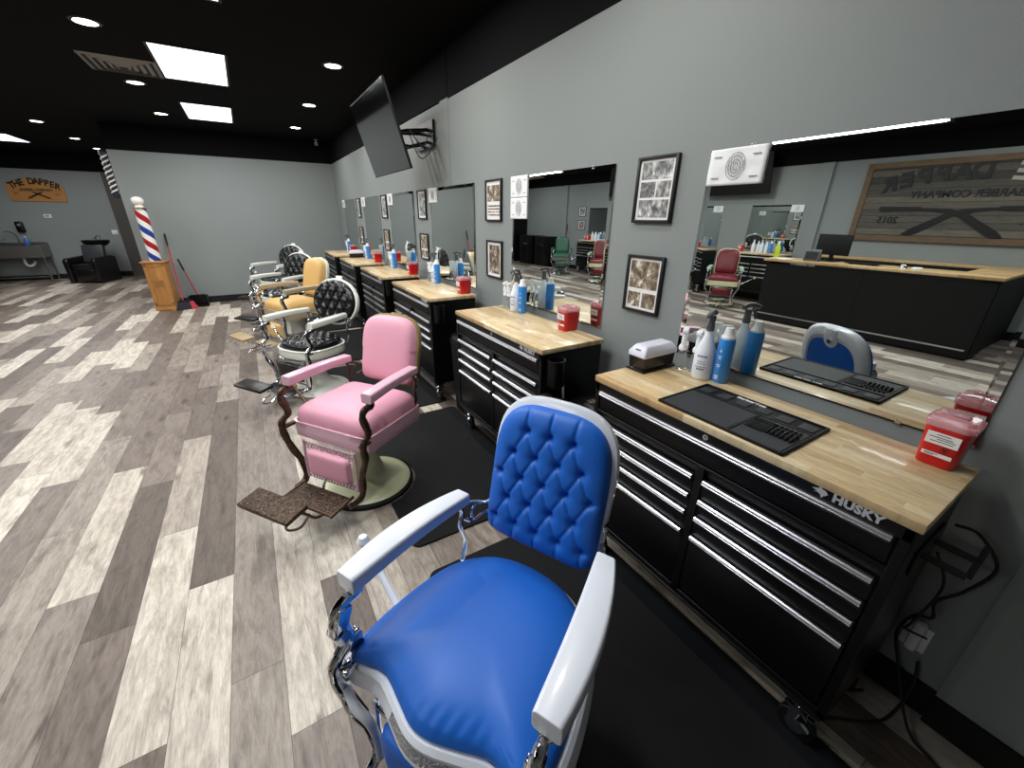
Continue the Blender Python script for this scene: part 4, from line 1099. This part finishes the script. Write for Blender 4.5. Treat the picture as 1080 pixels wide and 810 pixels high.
# striped light fixture on the partition end
t = thing('wall_barber_pole', 'narrow wall-mounted spiral pole with dark caps on the partition end', 'barber pole', (-1.895, 10.46, 2.0))
b = nb(); 
for k in range(2):
    pts = [(.047*math.cos(q+k*PI), .047*math.sin(q+k*PI), .05+.62*q/(8*PI)) for q in [8*PI*j/96 for j in range(97)]]
    tube(b, pts, .013, 6)
obj('spiral', b, m_label, t)
b = nb(); lathe(b, [(0, .03), (.038, .03), (.038, .69), (0, .69)], seg=20); obj('core', b, M('navy_core', '1a1c33', .4, var=.4, vscale=40), t)
b = nb(); lathe(b, [(0, -.03), (.03, -.025), (.056, .0), (.058, .045), (.04, .05), (0, .05)], seg=24); box(b, (.052, 0, .02), (.03, .04, .03)); m_navy = M('cap_navy', '23243a', .35); obj('cap', b, m_navy, t)
b = nb(); lathe(b, [(0, .67), (.05, .67), (.06, .68), (.058, .72), (.03, .75), (0, .752)], seg=24); box(b, (.052, 0, .70), (.03, .04, .03)); obj('cap', b, m_navy, t)

# ================================================================== back room
def arch_sign():
    t = thing('wooden_sign', 'arched oak sign with burnt lettering and crossed razors on the back wall', 'sign', (-4.49, BY, 1.985))
    b = nb(); P = [(-.54, 0), (.50, 0), (.52, .38)]+[(.52-1.06*k/12, .40+.155*math.sin(PI*k/12)) for k in range(1, 12)]+[(-.55, .38)]
    prism(b, P, 'y', -.03, -.003); obj('board', b, m_signoak, t, smooth=False)
    b = nb()
    s_ = 'THE DAPPER'
    for k, ch in enumerate(s_):
        if ch == ' ': continue
        u = (k-(len(s_)-1)/2)/((len(s_)-1)/2); a = -u*.30
        mt = basis((u*.40-.01, -.031, .305+.11*(1-u*u)), (math.cos(a), 0, math.sin(a)), (-math.sin(a), 0, math.cos(a)), z=(0, -1, 0))
        text_into(b, ch, .205, mt @ Matrix.Diagonal((.82, 1, 1, 1)), .001, .009)
    text_into(b, 'BARBER COMPANY', .07, basis((-.01, -.031, .258), (1, 0, 0), (0, 0, 1), z=(0, -1, 0)), .001, .003)
    text_into(b, 'EST.', .05, basis((-.40, -.031, .16), (1, 0, 0), (0, 0, 1), z=(0, -1, 0)), .001, .001)
    text_into(b, '2015', .05, basis((.36, -.031, .16), (1, 0, 0), (0, 0, 1), z=(0, -1, 0)), .001, .001)
    box(b, (-.01, -.0315, .245), (.95, .002, .006))
    for s in (-1, 1):
        prism(b, [(-.01+s*x, z) for x, z in ((-.12, .245), (-.02, .215), (.20, .095), (.22, .06), (.16, .07), (-.06, .19))], 'y', -.033, -.0305)
    obj('lettering', b, m_burn, t, smooth=False)
arch_sign()
t = thing('thermostat', 'small white thermostat on the back wall below the oak sign', 'thermostat', (-4.49, BY, 1.585))
b = nb(); box(b, (0, -.014, .045), (.15, .026, .09), bev=.006); obj('case', b, m_white, t)
b = nb(); box(b, (0, -.0275, .05), (.07, .002, .04)); obj('display', b, m_ink, t, smooth=False)
t = thing('light_switch', 'white double switch plate on the back wall right of the shampoo chair', 'switch', (-3.25, BY, 1.15))
b = nb(); box(b, (0, -.005, .06), (.13, .008, .12), bev=.003); obj('plate', b, m_white, t)
b = nb()
for s in (-1, 1): box(b, (s*.028, -.011, .06), (.03, .006, .06), bev=.002)
obj('switch', b, m_label, t)
t = thing('soap_dispenser', 'black soap dispenser on the back wall over the sink', 'dispenser', (-5.07, BY, 1.22))
b = nb(); box(b, (0, -.05, .14), (.15, .095, .27), bev=.03); obj('case', b, m_black, t)
b = nb(); lathe(b, [(0, 0), (.03, 0), (.03, .004), (0, .004)], seg=16); obj('window', b, m_ink, t, xf=Matrix.Translation((0, -.098, .19)) @ Matrix.Rotation(PI/2, 4, 'X'))
t = thing('utility_sink', 'stainless steel utility sink on legs against the back wall', 'sink', (-5.35, 16.0, 0))
b = nb()
W_, D_ = .66, .27
for x in (-W_, W_): box(b, (x, 0, .76), (.012, 2*D_, .28))
for y in (-D_, D_): box(b, (0, y, .76 if y < 0 else .80), (2*W_, .012, .28 if y < 0 else .36))
box(b, (0, 0, .63), (2*W_, 2*D_, .012)); box(b, (.0, 0, .76), (.012, 2*D_, .27))
for y in (-D_, D_): tube(b, [(-W_-.01, y, .905), (W_+.01, y, .905)], .014, 8)
for x in (-W_, W_): tube(b, [(x, -D_, .905), (x, D_, .905)], .014, 8)
obj('basin', b, m_steel, t, smooth=False)
for x in (-W_+.03, W_-.03):
    for y in (-D_+.03, D_-.03):
        b = nb(); tube(b, [(x, y, .62), (x, y, 0)], .02, 8); obj('leg', b, m_steel, t)
b = nb(); tube(b, [(-W_+.03, -D_+.03, .13), (W_-.03, -D_+.03, .13)], .012, 8); tube(b, [(-W_+.03, D_-.03, .13), (W_-.03, D_-.03, .13)], .012, 8); obj('brace', b, m_steel, t)
b = nb(); tube(b, spline([(.2, -.05, .62), (.2, -.05, .46), (.26, -.05, .40), (.34, -.03, .44), (.34, .1, .5)], 5), .03, 10); obj('drain_pipe', b, m_white, t)
b = nb(); tube(b, spline([(.15, .22, .92), (.16, .2, 1.15), (.06, .1, 1.26), (-.06, .0, 1.22), (-.08, -.04, 1.08)], 6), .012, 8); tube(b, [(0, .23, .93), (.3, .23, .93)], .014, 8); obj('faucet', b, m_steel, t)
t = thing('soap_bottle', 'blue liquid soap bottle standing on the sink rim', 'bottle', (-4.97, 15.96, .921))
b = nb(); lathe(b, [(0, 0), (.045, 0), (.05, .01), (.048, .13), (.02, .17), (.018, .19), (0, .19)], seg=20, sy=.6); obj('body', b, M('soap_blue', '3f79c8', .2, trans=.2), t)
b = nb(); lathe(b, [(0, .19), (.02, .19), (.02, .215), (0, .22)], seg=14); obj('cap', b, m_white, t)
b = nb(); bx_ = box(b, (-4.97, 15.96, .9195), (.13, .10, .003)); tag(obj('soap_dish', b, m_steel, smooth=False), 'small steel ledge under the blue soap bottle', 'dish')
# shampoo chair
t = thing('shampoo_chair', 'black leather shampoo chair with a basin against the back wall', 'shampoo chair', (-3.72, 15.25, 0), math.radians(-20))
b = nb(); box(b, (0, .0, .20), (.50, .72, .34), bev=.03); obj('seat_base', b, L_black, t)
b = nb(); box(b, (0, -.05, .42), (.48, .62, .12), bev=.04); obj('seat', b, L_black, t)
for s in (-1, 1):
    b = nb(); prism(b, [(-.40, .01), (.40, .01), (.40, .62), (.25, .66), (-.36, .63), (-.42, .56)], 'x', s*.25-.0 if s > 0 else -.36, .36 if s > 0 else -.25); obj('arm', b, L_black, t, bevel=.025)
b = nb(); box(b, (0, .22, .70), (.50, .14, .46), rot=Matrix.Rotation(-.2, 3, 'X'), bev=.04); obj('backrest', b, leather('leather_shampoo', '3a3a3f', .4), t)
b = nb(); lathe(b, [(0, .84), (.12, .85), (.27, .94), (.31, 1.03), (.295, 1.035), (.25, .965), (.10, .88), (0, .88)], c=(0, .42, 0), seg=28, sx=1, sy=.85); cyl(b, (0, .42, .0), (0, .42, .92), .10, seg=16); obj('basin', b, m_black, t)
b = nb(); tube(b, spline([(.02, .60, 1.02), (.02, .60, 1.12), (0, .52, 1.14), (0, .46, 1.08)], 4), .012, 8); tube(b, spline([(-.06, .60, 1.02), (-.08, .5, 1.09), (-.05, .4, 1.04)], 4), .01, 8); obj('faucet', b, m_chrome, t)

# ================================================================== opposite side, seen in the mirrors
t = thing('wooden_sign', 'wide weathered plank sign with raised lettering and crossed razors', 'sign', (OX, 2.22, 1.385))
W_, H_ = 2.72, 1.28
b = nb(); box(b, (.018, 0, H_/2), (.03, W_-.1, H_-.1)); obj('planks', b, m_barn, t, smooth=False)
b = nb()
for s in (-1, 1): box(b, (.026, s*(W_/2-.045), H_/2), (.045, .09, H_)); box(b, (.026, 0, H_/2+s*(H_/2-.045)), (.045, W_-.18, .09))
obj('frame', b, m_barnframe, t, smooth=False)
def sg(y, z, a=0, d=.034): return basis((d, y, z), (0, math.cos(a), math.sin(a)), (0, -math.sin(a), math.cos(a)), z=(1, 0, 0))
# viewed from inside the room the reader looks toward -x, so reading direction is +y
b = nb(); s_ = 'THE DAPPER'; bb = nb()
for k, ch in enumerate(s_):
    if ch == ' ': continue
    u = (k-4.5)/4.5; a = -u*.22
    q = sg(u*.95, .84+.15*(1-u*u)-.02, a); text_into(b if k > 3 else bb, ch, .33, q, .012, .012)
obj('raised_lettering', b, m_signblack, t, smooth=False); obj('outlined_lettering', bb, m_signgrey, t, smooth=False)
b = nb(); text_into(b, 'BARBER COMPANY', .15, sg(0, .70), .008, .004); text_into(b, 'EST.', .15, sg(-.85, .30), .008, .003); text_into(b, '2015', .15, sg(.85, .30), .008, .003)
obj('small_lettering', b, m_signblack, t, smooth=False)
b = nb()
for s in (-1, 1):
    prism(b, [(s*y, z) for y, z in ((1.0, .57), (.45, .56), (.43, .50), (.98, .49), (1.02, .53))], 'x', .034, .05)
    prism(b, [(s*y, z) for y, z in ((.45, .545), (.10, .53), (-.12, .46), (-.52, .20), (-.60, .12), (-.52, .09), (-.40, .14), (-.05, .40), (.2, .48), (.45, .51))], 'x', .034+.004*s, .05+.004*s)
obj('crossed_razors', b, m_signblack, t, smooth=False)
# reception desk
t = thing('reception_desk', 'long black reception desk with a wood counter top', 'desk')
b = nb()
box(b, (-4.16, 2.52, .52), (.05, 2.78, .98)); 
for y in (1.14, 3.9): box(b, (-4.4, y, .54), (.5, .04, 1.02))
box(b, (-5.2, 1.16, .54), (2.0, .04, 1.02)); box(b, (-6.0, 2.5, .54), (.36, 2.7, 1.02))
for y in (2.5,): box(b, (-4.133, y, .56), (.006, .02, .9))
box(b, (-4.20, 2.52, .05), (.06, 2.74, .10)); obj('body', b, m_blackmat, t, smooth=False, bevel=.004)
b = nb(); box(b, (-4.127, 2.52, .14), (.012, 2.70, .02)); obj('kick_rail', b, m_alu, t, smooth=False)
b = nb(); box(b, (-4.36, 2.52, 1.07), (.56, 2.86, .04), bev=.004); box(b, (-5.42, 1.32, 1.07), (1.55, .46, .04), bev=.004); box(b, (-6.02, 2.75, 1.07), (.35, 2.39, .04), bev=.004); obj('counter_top', b, m_desktop, t)
DZ = 1.0905
t = thing('monitor', 'black computer monitor on the reception desk', 'monitor', (-4.48, 3.12, DZ), .2)
b = nb(); box(b, (0, 0, .006), (.2, .24, .012), bev=.004); box(b, (-.02, 0, .1), (.02, .06, .2)); obj('stand', b, m_blackmat, t)
b = nb(); box(b, (0, 0, .26), (.03, .52, .32), bev=.006); obj('display', b, m_blackmat, t)
t = thing('card_terminal', 'dark card terminal in front of the monitor on the desk', 'terminal', (-4.25, 3.28, DZ))
b = nb(); prism(b, [(-.07, 0), (.06, 0), (.02, .17), (-.02, .19)], 'y', -.11, .11); obj('body', b, m_grey_pl, t, bevel=.01)
b = nb(); box(b, (.045, 0, .09), (.004, .18, .12), rot=Matrix.Rotation(-.23, 3, 'Y')); obj('screen', b, m_inkblack, t, smooth=False)
t = thing('keyboard_tray', 'thin dark tray lying beside the monitor on the desk', 'tray', (-4.38, 2.62, DZ)); b = nb(); box(b, (0, 0, .02), (.22, .42, .012), bev=.003)
for s in (-1, 1): box(b, (0, s*.15, .007), (.18, .02, .014))
obj('tray', b, m_blackmat, t)
t = thing('service_bell', 'silver service bell on the reception desk', 'bell', (-4.30, 2.12, DZ)); b = nb(); lathe(b, [(0, 0), (.05, 0), (.05, .01), (.045, .012), (.04, .04), (.02, .06), (0, .062)], seg=24); obj('dome', b, m_chrome, t)
b = nb(); lathe(b, [(0, .06), (.006, .06), (.006, .078), (.012, .08), (0, .086)], seg=12); obj('button', b, m_chrome, t)
t = thing('paper_stack', 'loose white papers on the reception desk', 'paper', (-4.22, 3.72, DZ)); b = nb(); box(b, (0, 0, .004), (.21, .28, .008), rot=Matrix.Rotation(.2, 3, 'Z')); box(b, (.01, -.03, .0095), (.2, .28, .003), rot=Matrix.Rotation(-.1, 3, 'Z')); obj('sheets', b, m_paper, t, smooth=False)
t = thing('tape_roll', 'white cup-shaped holder on the reception desk', 'holder', (-4.22, 1.95, DZ)); b = nb(); lathe(b, [(0, 0), (.06, 0), (.062, .02), (.05, .035), (.045, .01), (0, .01)], seg=24); obj('roll', b, m_white, t)
def bottle(loc, col, h, r, label, cap=m_white, grp=None):
    t = thing('bottle', label, 'bottle', loc, 0, grp)
    b = nb(); lathe(b, [(0, 0), (r, 0), (r*1.04, .005), (r*1.04, h*.62), (r*.5, h*.8), (r*.4, h*.84), (0, h*.84)], seg=20); obj('body', b, col, t)
    b = nb(); lathe(b, [(0, h*.83), (r*.45, h*.83), (r*.42, h), (0, h)], seg=16); obj('cap', b, cap, t); return t
m_lime = M('lime_liquid', 'c7dd3a', .2, trans=.2); m_pinkliq = M('amber_liquid', '7a2d35', .25)
bottle((-4.30, 4.12-.25, DZ), m_lime, .28, .042, 'lime green bottle at the end of the reception desk')
OZ = T+.0005
for k, (yy, lab) in enumerate(((5.02, 'the opposite cabinet nearest the desk'), (6.75, 'the second opposite cabinet from the desk'), (8.52, 'the third opposite cabinet from the desk'), (10.27, 'the cabinet beside the green chair'))):
    for j in range(4):
        bottle((-5.98+.03*(j % 2), yy-.09+.09*j, OZ), m_cloud, .24+.02*(j % 2), .035, '%s of four white bottles on %s' % (['first', 'second', 'third', 'fourth'][j], lab), grp='white bottles on the opposite cabinets')
    if k == 3: dup(proto['sh'], (-5.95, yy+.32+.02, OZ), PI, 'second of two red sharps containers on the cabinet beside the green chair').location.y = yy+.47
    dup(proto['can'], (-5.96, yy-.19, OZ), PI, 'tall blue spray can standing on %s' % lab)
    dup(proto['sh'], (-5.95, yy+(.345 if k == 3 else .45), OZ), PI, 'red sharps container standing on %s' % lab)
def storage(y0, y1, h, label, doors=2, dx=.55):
    t = thing('storage_cabinet', label, 'cabinet', (OX+.03, (y0+y1)/2, 0), 0, 'black storage cabinets across the room')
    b = nb(); box(b, (dx/2, 0, h/2), (dx, y1-y0-.02, h-.02)); box(b, (dx/2, 0, h-.01), (dx+.02, y1-y0, .03), bev=.004); obj('body', b, m_black, t, bevel=.004)
    w_ = (y1-y0-.06)/doors
    for k in range(doors):
        yc = -(y1-y0)/2+.03+w_*(k+.5); b = nb(); box(b, (dx+.006, yc, h/2-.01), (.014, w_-.01, h-.1), bev=.003); d = obj('door', b, m_black, t)
        b = nb(); lathe(b, [(0, 0), (.03, 0), (.03, .02), (0, .024)], seg=18, c=(0, 0, 0)); obj('knob', b, m_chrome, d, xf=Matrix.Translation((dx+.013, yc+(w_*.3 if k == 0 else -w_*.3), h*.72)) @ Matrix.Rotation(PI/2, 4, 'Y'))
    return t
storage(12.35, 13.25, 1.05, 'low black storage cabinet left of the green chair in the second mirror')
storage(13.4, 14.3, 1.05, 'low black storage cabinet beside the tall one in the second mirror')
storage(14.6, 15.5, 1.72, 'tall black storage cabinet with a bottle on top in the second mirror')
bottle((-5.85, 14.8, 1.726), m_white, .34, .06, 'white bottle with a tan label on the tall black cabinet')
t = thing('push_broom', 'red-handled push broom leaning on the opposite wall column', 'broom', (0, -.22, 0))
b = nb(); tube(b, [(-5.98, 12.2, .10), (OX+.07, 12.2, 1.28)], .013, 8); h_ = obj('handle', b, M('push_red', 'a02a33', .4), t); b = nb(); tube(b, [(OX+.071, 12.2, 1.27), (OX+.066, 12.2, 1.5)], .015, 8); obj('grip', b, m_blackmat, h_)
b = nb(); box(b, (-5.97, 12.2, .055), (.08, .34, .11), bev=.01); obj('head', b, m_blackmat, t)
